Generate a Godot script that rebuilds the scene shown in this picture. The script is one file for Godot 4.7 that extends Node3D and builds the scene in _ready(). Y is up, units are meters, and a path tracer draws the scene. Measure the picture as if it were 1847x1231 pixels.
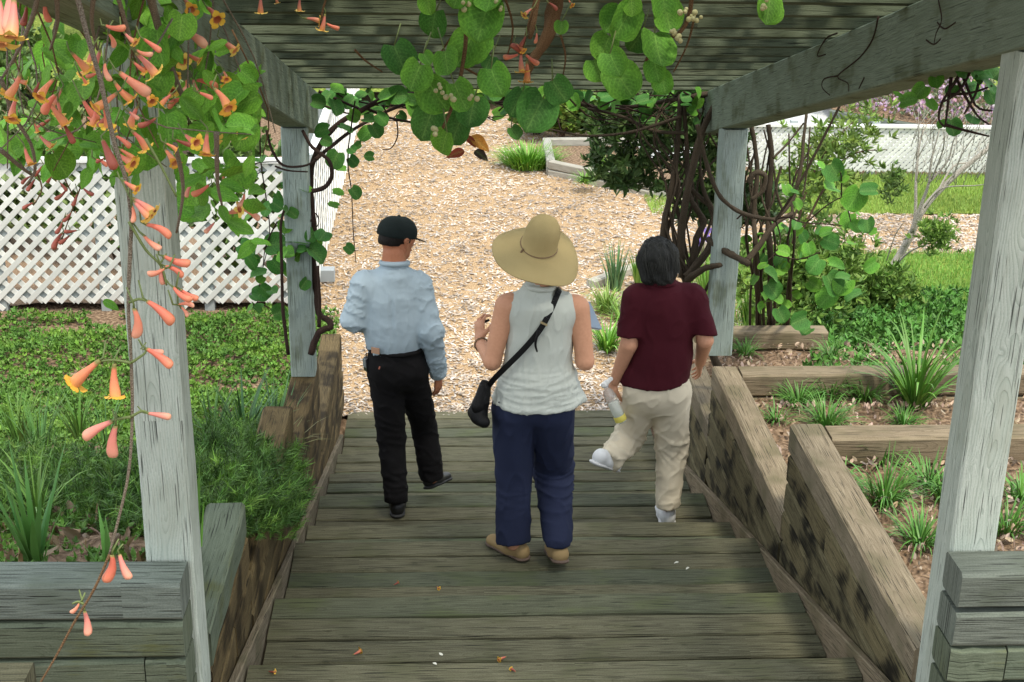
extends Node3D

const F := 2571.0
const EYE := Vector3(0, 4.5, 0)
var eye_basis: Basis
var rng := RandomNumberGenerator.new()
var names := {}
var mats := {}
var nz := FastNoiseLite.new()


# ---------------------------------------------------------------- helpers
func rnd(a: float, b: float) -> float:
	return rng.randf_range(a, b)


func at(px: float, py: float, z: float) -> Vector3:   # the point of the plane at that z which the photograph shows at that pixel
	var d := eye_basis * Vector3((px - 923.5) / F, -(py - 615.5) / F, -1.0)
	return EYE + d * (z / d.z)


func on_y(px: float, py: float, y: float) -> Vector3:
	var d := eye_basis * Vector3((px - 923.5) / F, -(py - 615.5) / F, -1.0)
	return EYE + d * ((y - EYE.y) / d.y)


func add_named(o: Node3D, called: String, parent: Node) -> Node3D:
	if parent == self:
		if names.has(called):
			names[called] += 1
			o.name = "%s_%03d" % [called, names[called]]
		else:
			names[called] = 0
			o.name = called
	else:
		o.name = called
	parent.add_child(o, true)
	return o


func tag(o: Node3D, label := "", category := "", group := "", kind := "") -> Node3D:
	if label: o.set_meta("label", label)
	if category: o.set_meta("category", category)
	if group: o.set_meta("group", group)
	if kind: o.set_meta("kind", kind)
	return o


func thing(called: String, label: String, category: String, where := Vector3.ZERO, group := "") -> Node3D:
	var o := Node3D.new()
	o.position = where
	add_named(o, called, self)
	tag(o, label, category, group)
	return o


func obj(called: String, m: Mesh, material: Material, parent: Node, xf := Transform3D()) -> MeshInstance3D:
	var o := MeshInstance3D.new()
	o.mesh = m
	o.material_override = material
	o.transform = xf
	add_named(o, called, parent)
	return o


func multi(called: String, m: Mesh, material: Material, parent: Node, xfs: Array, cols: Array) -> MultiMeshInstance3D:
	var mm := MultiMesh.new()
	mm.transform_format = MultiMesh.TRANSFORM_3D
	mm.use_colors = true
	mm.mesh = m
	mm.instance_count = xfs.size()
	for i in xfs.size():
		mm.set_instance_transform(i, xfs[i])
		mm.set_instance_color(i, cols[i])
	var o := MultiMeshInstance3D.new()
	o.multimesh = mm
	o.material_override = material
	add_named(o, called, parent)
	o.set_meta("kind", "stuff")
	return o


func mat(called: String, c: Color, rough := 0.8, spec := 0.5) -> StandardMaterial3D:
	var m := StandardMaterial3D.new()
	m.resource_name = called
	m.albedo_color = c
	m.roughness = rough
	m.metallic_specular = spec
	mats[called] = m
	return m


func lin(r: float, g: float, b: float) -> Color:
	return Color(r, g, b).linear_to_srgb()


func leafy(called: String, rough := 0.5, back := 0.35) -> StandardMaterial3D:   # colour comes from vertex or instance colours
	var m := mat(called, Color.WHITE, rough, 0.4)
	m.vertex_color_use_as_albedo = true
	m.cull_mode = BaseMaterial3D.CULL_DISABLED
	if back > 0.0:
		m.backlight_enabled = true
		m.backlight = Color(back * 0.8, back, back * 0.35)
	return m


func leaf_texture() -> ImageTexture:   # midrib and side veins, paler than the blade, and a little mottling
	var n := 160
	var nzz := seamless(n, n, n, n, 0.06, 77, 4)
	var a := PackedByteArray()
	a.resize(n * n * 3)
	for y in n:
		for x in n:
			var s := absf(2.0 * x / (n - 1) - 1.0)
			var t := float(y) / (n - 1)
			var q := fposmod(t - s * 0.42 - s * s * 0.12, 0.135) / 0.135
			var vein := exp(-pow((q - 0.5) / 0.07, 2)) * (1.0 - s * 0.6)
			var q2 := fposmod(s * 6.0 + t * 2.0, 1.0)
			vein = maxf(vein, 0.25 * exp(-pow((q2 - 0.5) / 0.12, 2)))
			vein = maxf(vein, exp(-pow(s / 0.045, 2)))
			var m := nzz[y * n + x] / 255.0
			var k := 0.62 + 0.26 * m + 0.0
			var i := (y * n + x) * 3
			a[i] = int(255 * clampf(k + 0.22 * vein, 0, 1))
			a[i + 1] = int(255 * clampf(k + 0.06 + 0.18 * vein, 0, 1))
			a[i + 2] = int(255 * clampf(k + 0.16 * vein, 0, 1))
	var im := Image.create_from_data(n, n, false, Image.FORMAT_RGB8, a)
	return ImageTexture.create_from_image(im)


func seamless(w: int, h: int, W: int, H: int, freq: float, seed_: int, oct := 3) -> PackedByteArray:
	var n := FastNoiseLite.new()
	n.seed = seed_
	n.frequency = freq
	n.noise_type = FastNoiseLite.TYPE_SIMPLEX_SMOOTH
	n.fractal_octaves = oct
	var im := n.get_seamless_image(w, h)
	im.convert(Image.FORMAT_L8)
	if w != W or h != H:
		im.resize(W, H, Image.INTERPOLATE_CUBIC)
	return im.get_data()


# weathered plank: 3 m along u, 0.6 m along v; growth rings cut by the saw, streaks, cracks, knots and stains
func wood(called: String, seed_: int, light: Color, dark: Color, late_k: float, crack_k: float, stain: Color, stain_k: float, stain_at: float, bump := 0.35) -> StandardMaterial3D:
	var W := 1024
	var H := 256
	var st := seamless(56, 256, W, H, 0.12, seed_)
	var fi := seamless(40, 256, W, H, 0.3, seed_ + 1)
	var cr := seamless(20, 256, W, H, 0.3, seed_ + 4, 2)
	var bl := seamless(256, 64, W, H, 0.02, seed_ + 2, 4)
	var gr := seamless(W, H, W, H, 0.25, seed_ + 3, 2)
	var r := RandomNumberGenerator.new()
	r.seed = seed_
	var knots := []
	for i in 7:
		knots.append([r.randf(), r.randf() * 0.6, r.randf_range(0.009, 0.016)])
	var ph := [r.randf() * TAU, r.randf() * TAU, r.randf() * TAU]
	var wu := PackedFloat32Array()
	var du := PackedFloat32Array()
	for x in W:
		var u := float(x) / W * TAU
		wu.append(0.012 * sin(u * 2 + ph[0]) + 0.006 * sin(u * 5 + ph[1]))
		du.append(0.03 + 0.022 * sin(u + ph[2]) + 0.012 * sin(u * 3 + ph[0]) + 0.004 * sin(u * 11 + ph[1]))
	var a := PackedByteArray()
	var b := PackedByteArray()
	a.resize(W * H * 3)
	b.resize(W * H)
	var i := 0
	for y in H:
		var v := float(y) / H * 0.6
		var vv := fposmod(v, 0.15) - 0.075
		var near := []
		for k in knots:
			if absf(k[1] - v) < 0.06:
				near.append(k)
		for x in W:
			var q := vv + wu[x]
			var rr := sqrt(q * q + du[x] * du[x])
			var kn := 0.0
			for k in near:
				var dx: float = (float(x) / W - k[0]) * 3.0
				if absf(dx) < 0.16:
					var dv: float = v - k[1]
					var e: float = dx * dx * 0.3 + dv * dv
					var kr: float = k[2]
					rr += 0.02 * exp(-e / (kr * kr * 3.0))
					if e < kr * kr:
						kn = maxf(kn, 1.0 - e / (kr * kr))
			var ring := fposmod(rr * 95.0, 1.0)
			var late := ring * ring * ring * ring
			var s := st[i] / 255.0
			var f := fi[i] / 255.0
			var g := gr[i] / 255.0
			var crack := clampf((0.17 + 0.11 * crack_k - cr[i] / 255.0) * 12.0, 0.0, 1.0) * crack_k
			var t := clampf(0.3 + 0.5 * s + 0.55 * (f - 0.5) + 0.4 * (g - 0.5) - late_k * late - kn * 0.35, 0.0, 1.0)
			var o := clampf((bl[i] / 255.0 + 0.4 * (s - 0.5) + 0.25 * (f - 0.5) + 0.15 * (g - 0.5) - stain_at) * 3.0, 0.0, 1.0) * stain_k
			var dk := 1.0 - crack * 0.75
			a[i * 3] = int(255 * clampf(lerpf(lerpf(dark.r, light.r, t), stain.r, o) * dk, 0, 1))
			a[i * 3 + 1] = int(255 * clampf(lerpf(lerpf(dark.g, light.g, t), stain.g, o) * dk, 0, 1))
			a[i * 3 + 2] = int(255 * clampf(lerpf(lerpf(dark.b, light.b, t), stain.b, o) * dk, 0, 1))
			b[i] = int(255 * clampf(0.6 + 0.25 * (s - 0.5) + 0.2 * (f - 0.5) - 0.25 * late * (late_k + 0.3) - 0.5 * crack, 0, 1))
			i += 1
	var m := mat(called, Color.WHITE, 0.85, 0.3)
	m.albedo_texture = ImageTexture.create_from_image(Image.create_from_data(W, H, false, Image.FORMAT_RGB8, a))
	m.heightmap_enabled = true
	m.heightmap_texture = ImageTexture.create_from_image(Image.create_from_data(W, H, false, Image.FORMAT_L8, b))
	m.heightmap_scale = bump
	m.vertex_color_use_as_albedo = true
	return m


func quad(st: SurfaceTool, a: Vector3, b: Vector3, c: Vector3, d: Vector3, ua := Vector2.ZERO, ub := Vector2.ZERO, uc := Vector2.ZERO, ud := Vector2.ZERO) -> void:
	for k in [[a, ua], [b, ub], [c, uc], [a, ua], [c, uc], [d, ud]]:
		st.set_uv(k[1])
		st.add_vertex(k[0])


# a sawn board along x: length l, height h (y), width w (z), chamfered, a little uneven, with its own piece of the grain and its own tone
func board(l: float, h: float, w: float, tone := Color.WHITE, ch := 0.006, segs := 2, rough := 0.002, grain_from := Vector2(-9, 0)) -> ArrayMesh:
	var st := SurfaceTool.new()
	st.begin(Mesh.PRIMITIVE_TRIANGLES)
	st.set_smooth_group(-1)
	st.set_color(tone)
	var uo := Vector2(rng.randf(), rng.randf())
	if grain_from.x > -8.0: uo = grain_from
	var hh := h / 2
	var hw := w / 2
	var sec := [Vector2(hh, -hw + ch), Vector2(hh, hw - ch), Vector2(hh - ch, hw), Vector2(-hh + ch, hw), Vector2(-hh, hw - ch), Vector2(-hh, -hw + ch), Vector2(-hh + ch, -hw), Vector2(hh - ch, -hw)]
	var per := [0.0]
	for k in 8:
		per.append(per[k] + sec[k].distance_to(sec[(k + 1) % 8]))
	var rings := []
	for s in segs + 1:
		var x := -l / 2 + l * s / segs
		var off := Vector2(rnd(-rough, rough), rnd(-rough, rough))
		var ring := []
		for p in sec:
			ring.append(Vector3(x, p.x + off.x + rnd(-rough, rough) * 0.5, p.y + off.y + rnd(-rough, rough) * 0.5))
		rings.append(ring)
	for s in segs:
		var u0: float = l * s / segs / 2.0 + uo.x
		var u1: float = l * (s + 1) / segs / 2.0 + uo.x
		for k in 8:
			var n := (k + 1) % 8
			var v0: float = per[k] / 0.42 + uo.y
			var v1: float = per[k + 1] / 0.42 + uo.y
			st.set_color(Color(minf(tone.r * 1.12, 1), minf(tone.g * 1.12, 1), minf(tone.b * 1.12, 1)) if k % 2 else tone)
			quad(st, rings[s][k], rings[s + 1][k], rings[s + 1][n], rings[s][n], Vector2(u0, v0), Vector2(u1, v0), Vector2(u1, v1), Vector2(u0, v1))
	for e in [0, segs]:
		var c := Vector3.ZERO
		for p in rings[e]: c += p / 8.0
		for k in 8:
			var p: Vector3 = rings[e][k]
			var q: Vector3 = rings[e][(k + 1) % 8]
			var tri := [c, p, q] if e == 0 else [c, q, p]
			for t in tri:
				st.set_uv(Vector2(t.y * 0.25 + uo.y, t.z * 1.7 + uo.x))
				st.add_vertex(t)
	st.generate_normals()
	return st.commit()


func along(a: Vector3, b: Vector3, up := Vector3.UP) -> Transform3D:   # x axis from a to b, origin in the middle
	var x := (b - a).normalized()
	var z := x.cross(up).normalized()
	return Transform3D(Basis(x, z.cross(x), z), (a + b) / 2)


func tone(v := 0.12, warm := 0.03) -> Color:
	var k := 1.0 + rnd(-v, v)
	var h := rnd(-warm, warm)
	return Color(clampf(k * (1 + h) * 0.9, 0, 1), clampf(k * 0.9, 0, 1), clampf(k * (1 - h) * 0.9, 0, 1))


func tone_around(c: Color, v: float) -> Color:
	var k := 1.0 + rnd(-v, v)
	return Color(c.r * k * rnd(0.9, 1.1), c.g * k, c.b * k * rnd(0.85, 1.15))


func smooth_path(pts: Array, per := 4) -> Array:
	var out := []
	for i in pts.size() - 1:
		var p0: Vector3 = pts[maxi(i - 1, 0)]
		var p1: Vector3 = pts[i]
		var p2: Vector3 = pts[i + 1]
		var p3: Vector3 = pts[mini(i + 2, pts.size() - 1)]
		for k in per:
			out.append(p1.cubic_interpolate(p2, p0, p3, float(k) / per))
	out.append(pts[-1])
	return out


func tube(pts: Array, r0: float, r1: float, sides := 7, bumpy := 0.0, st: SurfaceTool = null, col := Color.WHITE) -> SurfaceTool:
	var own := st == null
	if own:
		st = SurfaceTool.new()
		st.begin(Mesh.PRIMITIVE_TRIANGLES)
	st.set_smooth_group(0)
	st.set_color(col)
	var rings := []
	var n := pts.size()
	var side := Vector3.RIGHT
	var run := 0.0
	var runs := []
	for i in n:
		var d: Vector3 = ((pts[mini(i + 1, n - 1)] as Vector3) - (pts[maxi(i - 1, 0)] as Vector3)).normalized()
		if i == 0 and absf(d.x) > 0.8: side = Vector3.UP
		side = (side - d * side.dot(d)).normalized()
		var s2 := d.cross(side)
		var r := lerpf(r0, r1, float(i) / maxi(n - 1, 1))
		var ring := []
		for k in sides:
			var t := TAU * k / sides
			ring.append((pts[i] as Vector3) + (side * cos(t) + s2 * sin(t)) * r * (1.0 + rnd(-bumpy, bumpy)))
		rings.append(ring)
		if i > 0: run += (pts[i] as Vector3).distance_to(pts[i - 1])
		runs.append(run)
	for i in n - 1:
		for k in sides:
			var m := (k + 1) % sides
			quad(st, rings[i][k], rings[i + 1][k], rings[i + 1][m], rings[i][m], Vector2(runs[i], float(k) / sides), Vector2(runs[i + 1], float(k) / sides), Vector2(runs[i + 1], float(k + 1) / sides), Vector2(runs[i], float(k + 1) / sides))
	for e in [0, n - 1]:
		for k in sides:
			var p: Vector3 = rings[e][k]
			var q: Vector3 = rings[e][(k + 1) % sides]
			var tri := [pts[e], p, q] if e == 0 else [pts[e], q, p]
			for t in tri:
				st.set_uv(Vector2.ZERO)
				st.add_vertex(t)
	return st


func done(st: SurfaceTool) -> ArrayMesh:
	st.index()
	st.generate_normals()
	return st.commit()


func photo_path(list: Array, z0: float, z1: float, per := 4) -> Array:   # [x, y] pairs of the photograph laid out between two depths
	var pts := []
	for i in list.size():
		var z: float = list[i][2] if list[i].size() > 2 else lerpf(z0, z1, float(i) / maxi(list.size() - 1, 1))
		pts.append(at(list[i][0], list[i][1], z))
	return smooth_path(pts, per)


# signed distance figures: each prim is [a, b, ra, rb, blend, flat normal or null, flat factor, cut point or null, cut normal]
func sdf_mesh(prims: Array, cell: float, wrinkle = null, st: SurfaceTool = null, col := Color.WHITE) -> SurfaceTool:
	var lo := Vector3.INF
	var hi := -Vector3.INF
	for p in prims:
		for e in [[p[0], p[2]], [p[1], p[3]]]:
			var m: float = e[1] + cell * 4
			lo = lo.min(e[0] - Vector3(m, m, m))
			hi = hi.max(e[0] + Vector3(m, m, m))
	var nx := int((hi.x - lo.x) / cell) + 2
	var ny := int((hi.y - lo.y) / cell) + 2
	var nzz := int((hi.z - lo.z) / cell) + 2
	var f := PackedFloat32Array()
	f.resize(nx * ny * nzz)
	f.fill(1000.0)
	for p in prims:
		var a: Vector3 = p[0]
		var b: Vector3 = p[1]
		var ra: float = p[2]
		var rb: float = p[3]
		var k: float = p[4]
		var flat: bool = p.size() > 5 and p[5] != null
		var fn: Vector3 = p[5] if flat else Vector3.ZERO
		var fs: float = p[6] - 1.0 if flat else 0.0
		var cut: bool = p.size() > 7 and p[7] != null
		var cp: Vector3 = p[7] if cut else Vector3.ZERO
		var cn: Vector3 = p[8] if cut else Vector3.ZERO
		var mid := (a + b) / 2
		var m := maxf(ra, rb) + cell * 3 + k
		var l := (a.min(b) - Vector3(m, m, m) - lo) / cell
		var h := (a.max(b) + Vector3(m, m, m) - lo) / cell
		var x0 := maxi(int(l.x), 0)
		var y0 := maxi(int(l.y), 0)
		var z0 := maxi(int(l.z), 0)
		var x1 := mini(int(h.x) + 1, nx - 1)
		var y1 := mini(int(h.y) + 1, ny - 1)
		var z1 := mini(int(h.z) + 1, nzz - 1)
		var ba := b - a
		var bb := maxf(ba.dot(ba), 1e-9)
		for z in range(z0, z1 + 1):
			for y in range(y0, y1 + 1):
				var base := (z * ny + y) * nx
				var q := Vector3(lo.x, lo.y + y * cell, lo.z + z * cell)
				for x in range(x0, x1 + 1):
					q.x = lo.x + x * cell
					var w := q
					if flat: w += fn * ((q - mid).dot(fn) * fs)
					var pa := w - a
					var t := clampf(pa.dot(ba) / bb, 0.0, 1.0)
					var d := (pa - ba * t).length() - (ra + (rb - ra) * t)
					if cut: d = maxf(d, (q - cp).dot(cn))
					var e := f[base + x]
					if k > 0.0 and e < 900.0:
						var hh := maxf(k - absf(d - e), 0.0) / k
						d = minf(d, e) - hh * hh * k * 0.25
					elif e < d:
						d = e
					f[base + x] = d
	var ids := PackedInt32Array()
	ids.resize(nx * ny * nzz)
	ids.fill(-1)
	var verts := PackedVector3Array()
	var cells := PackedInt32Array()
	var sx := 1
	var sy := nx
	var sz := nx * ny
	var lim := cell * 3.2
	for z in nzz - 1:
		for y in ny - 1:
			var c := (z * ny + y) * nx
			for x in nx - 1:
				var c0 := c + x
				var f0 := f[c0]
				if f0 > lim or f0 < -lim: continue
				var f1 := f[c0 + 1]
				var f2 := f[c0 + sy]
				var f3 := f[c0 + sy + 1]
				var f4 := f[c0 + sz]
				var f5 := f[c0 + sz + 1]
				var f6 := f[c0 + sz + sy]
				var f7 := f[c0 + sz + sy + 1]
				var neg := int(f0 < 0) + int(f1 < 0) + int(f2 < 0) + int(f3 < 0) + int(f4 < 0) + int(f5 < 0) + int(f6 < 0) + int(f7 < 0)
				if neg == 0 or neg == 8: continue
				var sum := Vector3.ZERO
				var n := 0
				if (f0 < 0) != (f1 < 0): sum += Vector3(f0 / (f0 - f1), 0, 0); n += 1
				if (f2 < 0) != (f3 < 0): sum += Vector3(f2 / (f2 - f3), 1, 0); n += 1
				if (f4 < 0) != (f5 < 0): sum += Vector3(f4 / (f4 - f5), 0, 1); n += 1
				if (f6 < 0) != (f7 < 0): sum += Vector3(f6 / (f6 - f7), 1, 1); n += 1
				if (f0 < 0) != (f2 < 0): sum += Vector3(0, f0 / (f0 - f2), 0); n += 1
				if (f1 < 0) != (f3 < 0): sum += Vector3(1, f1 / (f1 - f3), 0); n += 1
				if (f4 < 0) != (f6 < 0): sum += Vector3(0, f4 / (f4 - f6), 1); n += 1
				if (f5 < 0) != (f7 < 0): sum += Vector3(1, f5 / (f5 - f7), 1); n += 1
				if (f0 < 0) != (f4 < 0): sum += Vector3(0, 0, f0 / (f0 - f4)); n += 1
				if (f1 < 0) != (f5 < 0): sum += Vector3(1, 0, f1 / (f1 - f5)); n += 1
				if (f2 < 0) != (f6 < 0): sum += Vector3(0, 1, f2 / (f2 - f6)); n += 1
				if (f3 < 0) != (f7 < 0): sum += Vector3(1, 1, f3 / (f3 - f7)); n += 1
				ids[c0] = verts.size()
				cells.append(c0)
				verts.append(lo + (Vector3(x, y, z) + sum / n) * cell)
	var tris := PackedInt32Array()
	for c0 in cells:
		var f0 := f[c0]
		for ax in 3:
			var s: int = [sx, sy, sz][ax]
			var u: int = [sy, sz, sx][ax]
			var v: int = [sz, sx, sy][ax]
			var f1 := f[c0 + s]
			if (f0 < 0) == (f1 < 0): continue
			if c0 - u - v < 0: continue
			var i0 := ids[c0]
			var i1 := ids[c0 - u]
			var i2 := ids[c0 - u - v]
			var i3 := ids[c0 - v]
			if i0 < 0 or i1 < 0 or i2 < 0 or i3 < 0: continue
			if f0 < 0:
				tris.append_array([i0, i3, i2, i0, i2, i1])
			else:
				tris.append_array([i0, i1, i2, i0, i2, i3])
	var norms := PackedVector3Array()
	for rep in 2:
		norms.resize(verts.size())
		norms.fill(Vector3.ZERO)
		for i in range(0, tris.size(), 3):
			var n := (verts[tris[i + 2]] - verts[tris[i]]).cross(verts[tris[i + 1]] - verts[tris[i]])
			norms[tris[i]] += n
			norms[tris[i + 1]] += n
			norms[tris[i + 2]] += n
		for i in norms.size(): norms[i] = norms[i].normalized()
		if rep == 0 and wrinkle != null:
			for i in verts.size():
				verts[i] += norms[i] * float(wrinkle.call(verts[i], norms[i]))
		else:
			break
	var arr := []
	arr.resize(Mesh.ARRAY_MAX)
	arr[Mesh.ARRAY_VERTEX] = verts
	arr[Mesh.ARRAY_NORMAL] = norms
	var cc := PackedColorArray()
	cc.resize(verts.size())
	cc.fill(col)
	arr[Mesh.ARRAY_COLOR] = cc
	arr[Mesh.ARRAY_INDEX] = tris
	var am := ArrayMesh.new()
	am.add_surface_from_arrays(Mesh.PRIMITIVE_TRIANGLES, arr)
	if st == null:
		st = SurfaceTool.new()
		st.begin(Mesh.PRIMITIVE_TRIANGLES)
	st.append_from(am, 0, Transform3D())
	return st


func lathe(profile: Array, sides := 16, sx := 1.0, sz := 1.0) -> ArrayMesh:   # [radius, height] pairs
	var st := SurfaceTool.new()
	st.begin(Mesh.PRIMITIVE_TRIANGLES)
	st.set_smooth_group(0)
	st.set_color(Color.WHITE)
	for i in profile.size() - 1:
		for k in sides:
			var p := []
			for e in [[i, k], [i, k + 1], [i + 1, k + 1], [i + 1, k]]:
				var t: float = TAU * e[1] / sides
				p.append(Vector3(cos(t) * profile[e[0]][0] * sx, profile[e[0]][1], sin(t) * profile[e[0]][0] * sz))
			quad(st, p[0], p[1], p[2], p[3], Vector2(float(k) / sides, i), Vector2(float(k + 1) / sides, i), Vector2(float(k + 1) / sides, i + 1), Vector2(float(k) / sides, i + 1))
	return done(st)


func sheet(x0: float, x1: float, z0: float, z1: float, step: float, height: Callable) -> ArrayMesh:
	var st := SurfaceTool.new()
	st.begin(Mesh.PRIMITIVE_TRIANGLES)
	st.set_smooth_group(0)
	var nx := int(ceil((x1 - x0) / step))
	var n2 := int(ceil((z1 - z0) / step))
	for j in n2 + 1:
		for i in nx + 1:
			var x := lerpf(x0, x1, float(i) / nx)
			var z := lerpf(z0, z1, float(j) / n2)
			st.set_uv(Vector2(x, z))
			st.add_vertex(Vector3(x, height.call(x, z), z))
	for j in n2:
		for i in nx:
			var a := j * (nx + 1) + i
			for k in [a, a + 1, a + nx + 2, a, a + nx + 2, a + nx + 1]:
				st.add_index(k)
	st.generate_normals()
	return st.commit()


func grainy(called: String, c: Color, c2: Color, freq: float, size_m: float, bump: float, seed_: int, rough := 0.9) -> StandardMaterial3D:   # two-tone mottled surface on world axes
	var m := mat(called, Color.WHITE, rough, 0.3)
	var d := seamless(512, 512, 512, 512, freq, seed_, 5)
	var a := PackedByteArray()
	a.resize(512 * 512 * 3)
	for i in 512 * 512:
		var t := clampf((d[i] / 255.0 - 0.5) * 1.8 + 0.5, 0, 1)
		a[i * 3] = int(255 * lerpf(c.r, c2.r, t))
		a[i * 3 + 1] = int(255 * lerpf(c.g, c2.g, t))
		a[i * 3 + 2] = int(255 * lerpf(c.b, c2.b, t))
	m.albedo_texture = ImageTexture.create_from_image(Image.create_from_data(512, 512, false, Image.FORMAT_RGB8, a))
	m.uv1_triplanar = true
	m.uv1_world_triplanar = true
	m.uv1_scale = Vector3.ONE / size_m
	if bump > 0:
		m.heightmap_enabled = true
		m.heightmap_texture = ImageTexture.create_from_image(Image.create_from_data(512, 512, false, Image.FORMAT_L8, d))
		m.heightmap_scale = bump
	return m


# ---------------------------------------------------------------- the place
const XL := -0.77      # inner faces of the side walls
const XR := 1.6
const STEPS := [[-3.87, 1.64], [-4.57, 1.43], [-5.4, 1.22], [-6.25, 1.02], [-6.85, 0.79], [-7.6, 0.58], [-8.3, 0.385], [-9.0, 0.19], [-10.1, 0.025]]


func left_bank(x: float, z: float) -> float:
	var t := clampf((-z - 3.8) / 6.6, 0, 1)
	return lerpf(2.1, 0.0, t * t * (3 - 2 * t) * 0.45 + t * 0.55) + 0.03 * nz.get_noise_2d(x * 60, z * 60)


func ground_height(x: float, z: float) -> float:
	var bump := 0.02 * nz.get_noise_2d(x * 40, z * 40)
	if z < -11.2: return bump * 0.6 - 0.03
	if z > -4.12: return 1.1
	if x < XL - 0.1:
		return left_bank(x, z) - 0.05
	if x > XR + 0.1:
		var t := clampf((-z - 3.8) / 6.8, 0, 1)
		return lerpf(1.45, -0.03, t) + bump
	return lerpf(1.2, -0.25, clampf((-z - 3.8) / 5.6, 0, 1)) - 0.2 if z > -10.0 else -0.03


func right_lawn_height(x: float, z: float) -> float:
	return 0.012 + 0.02 * nz.get_noise_2d(x * 40, z * 40) * 0.6


func build_setting() -> void:
	var g := obj("ground", sheet(-16, 20, -60, 3, 0.45, ground_height), mats.soil, self)
	tag(g, "brown soil and leaf litter under the beds", "", "", "structure")
	var path_h := func(x: float, z: float) -> float: return 0.006 + 0.03 * nz.get_noise_2d(x * 45, z * 45) if z < -10.25 else 0.006
	var p := obj("mulch_path", sheet(-1.25, 3.6, -23, -10.08, 0.16, path_h), mats.mulch, self)
	tag(p, "pale wood chip path", "", "", "structure")
	var p2 := obj("mulch_path", sheet(3.6, 9.5, -15.75, -14.2, 0.16, path_h), mats.mulch, self)
	tag(p2, "strip of wood chip path crossing the lawn", "", "", "structure")
	for z in [[-14.2, -11.6], [-17.55, -15.75]]:
		tag(obj("lawn", sheet(3.0, 10, z[0], z[1], 0.3, right_lawn_height), mats.turf, self), "mown lawn", "", "", "structure")
	tag(obj("mulch_bed", sheet(-9, -1.32, -19, -12.62, 0.3, func(x: float, z: float) -> float: return 0.02 + 0.03 * nz.get_noise_2d(x * 45, z * 45)), mats.bed_mulch, self), "mulched bed behind the lattice fence", "", "", "structure")
	# chips
	var chip := board(1, 0.16, 0.42, Color.WHITE, 0.05, 1, 0.04)
	var xs := []
	var cs := []
	for i in 42000:
		var z := -10.05 - pow(rng.randf(), 1.35) * 10.9
		var x := rnd(-1.2, 3.6)
		if i % 6 == 0:
			x = rnd(3.6, 7.5)
			z = rnd(-15.72, -14.25)
		var l := rnd(0.018, 0.06)
		var b := Basis.from_euler(Vector3(rnd(-0.35, 0.35), rnd(0, TAU), rnd(-0.35, 0.35))).scaled_local(Vector3(l, rnd(0.012, 0.03), rnd(0.02, 0.045)))
		xs.append(Transform3D(b, Vector3(x, path_h.call(x, z) + rnd(0.0, 0.014), z)))
		var k := rnd(0.42, 1.25) * (1.0 + 0.35 * nz.get_noise_2d(x * 12, z * 9)) * (0.35 if i % 37 == 0 else 1.0)
		var w := rnd(0, 1)
		cs.append(Color(0.56 * k, lerpf(0.43, 0.52, w) * k, lerpf(0.31, 0.48, w) * k))
	tag(multi("wood_chips", chip, mats.chip, self, xs, cs), "loose pale wood chips covering the path")
	# turf
	var blade := leaf_blade(0.05, 0.004, 0.4, 2)
	xs = []
	cs = []
	for i in 90000:
		var near := i % 5 < 3
		var z := rnd(-14.25, -11.3) if near else rnd(-17.5, -15.7)
		var x := rnd(2.4, 8.0)
		z += 0.12 * nz.get_noise_2d(x * 30, 7)
		var s := rnd(0.6, 1.5)
		xs.append(Transform3D(Basis(Vector3.UP, rnd(0, TAU)) * Basis(Vector3.RIGHT, rnd(-0.5, 0.5)) * Basis().scaled(Vector3(1.4, s, s)), Vector3(x, 0.005, z)))
		var n := nz.get_noise_2d(x * 14, z * 14)
		cs.append(tone_around(Color(0.24, 0.36, 0.07) if not near else Color(0.21, 0.38, 0.07), 0.3) * (1.0 + n * 0.4))
	tag(multi("lawn_grass", blade, mats.grass, self, xs, cs), "short mown grass of the lawn on either side of the cross path")


func build_stairs() -> void:
	var s := thing("wooden_stairs", "wide weathered plank steps leading down between the timber walls", "stairs")
	for i in range(1, STEPS.size()):
		var z0: float = STEPS[i - 1][0]
		var z1: float = STEPS[i][0]
		var y: float = STEPS[i][1]
		var rise: float = STEPS[i - 1][1] - y
		var r := obj("riser", board(XR - XL - 0.09, rise - 0.045, 0.035, tone(), 0.004, 3), mats.deck, s, Transform3D(Basis(), Vector3((XL + XR) / 2, y + (rise - 0.045) / 2 + 0.001, z0 + 0.025)))
		var n := int(round((z0 - z1 + 0.03) / 0.158))
		var d := (z0 - z1 + 0.025) / n
		for k in n:
			var m := board(XR - XL - 0.072 - rnd(0, 0.006), 0.042, d - rnd(0.008, 0.018), tone(0.18, 0.02), 0.007, 6, 0.0035)
			obj("plank", m, mats.deck if (i + k) % 3 else mats.deck_green, r, Transform3D(Basis(Vector3.UP, rnd(-0.0015, 0.0015)) * Basis(Vector3.RIGHT, rnd(-0.01, 0.01)), Vector3(rnd(-0.004, 0.004), 0, 0)))
			var o: Node3D = r.get_child(r.get_child_count() - 1)
			o.position += Vector3(0, y - 0.021 + rnd(-0.003, 0.003), z0 - (k + 0.5) * d) - Vector3(0, r.position.y, r.position.z)
	for sd in [[XL + 0.0175, 1], [XR - 0.0175, 0]]:
		var a := Vector3(sd[0], 1.7, -3.72)
		var b := Vector3(sd[0], 0.06, -9.6)
		obj("stringer", board(a.distance_to(b), 0.2, 0.03, tone(), 0.004, 6), mats.timber, s, along(a, b).translated(Vector3(0, -0.1, 0)))


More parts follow.
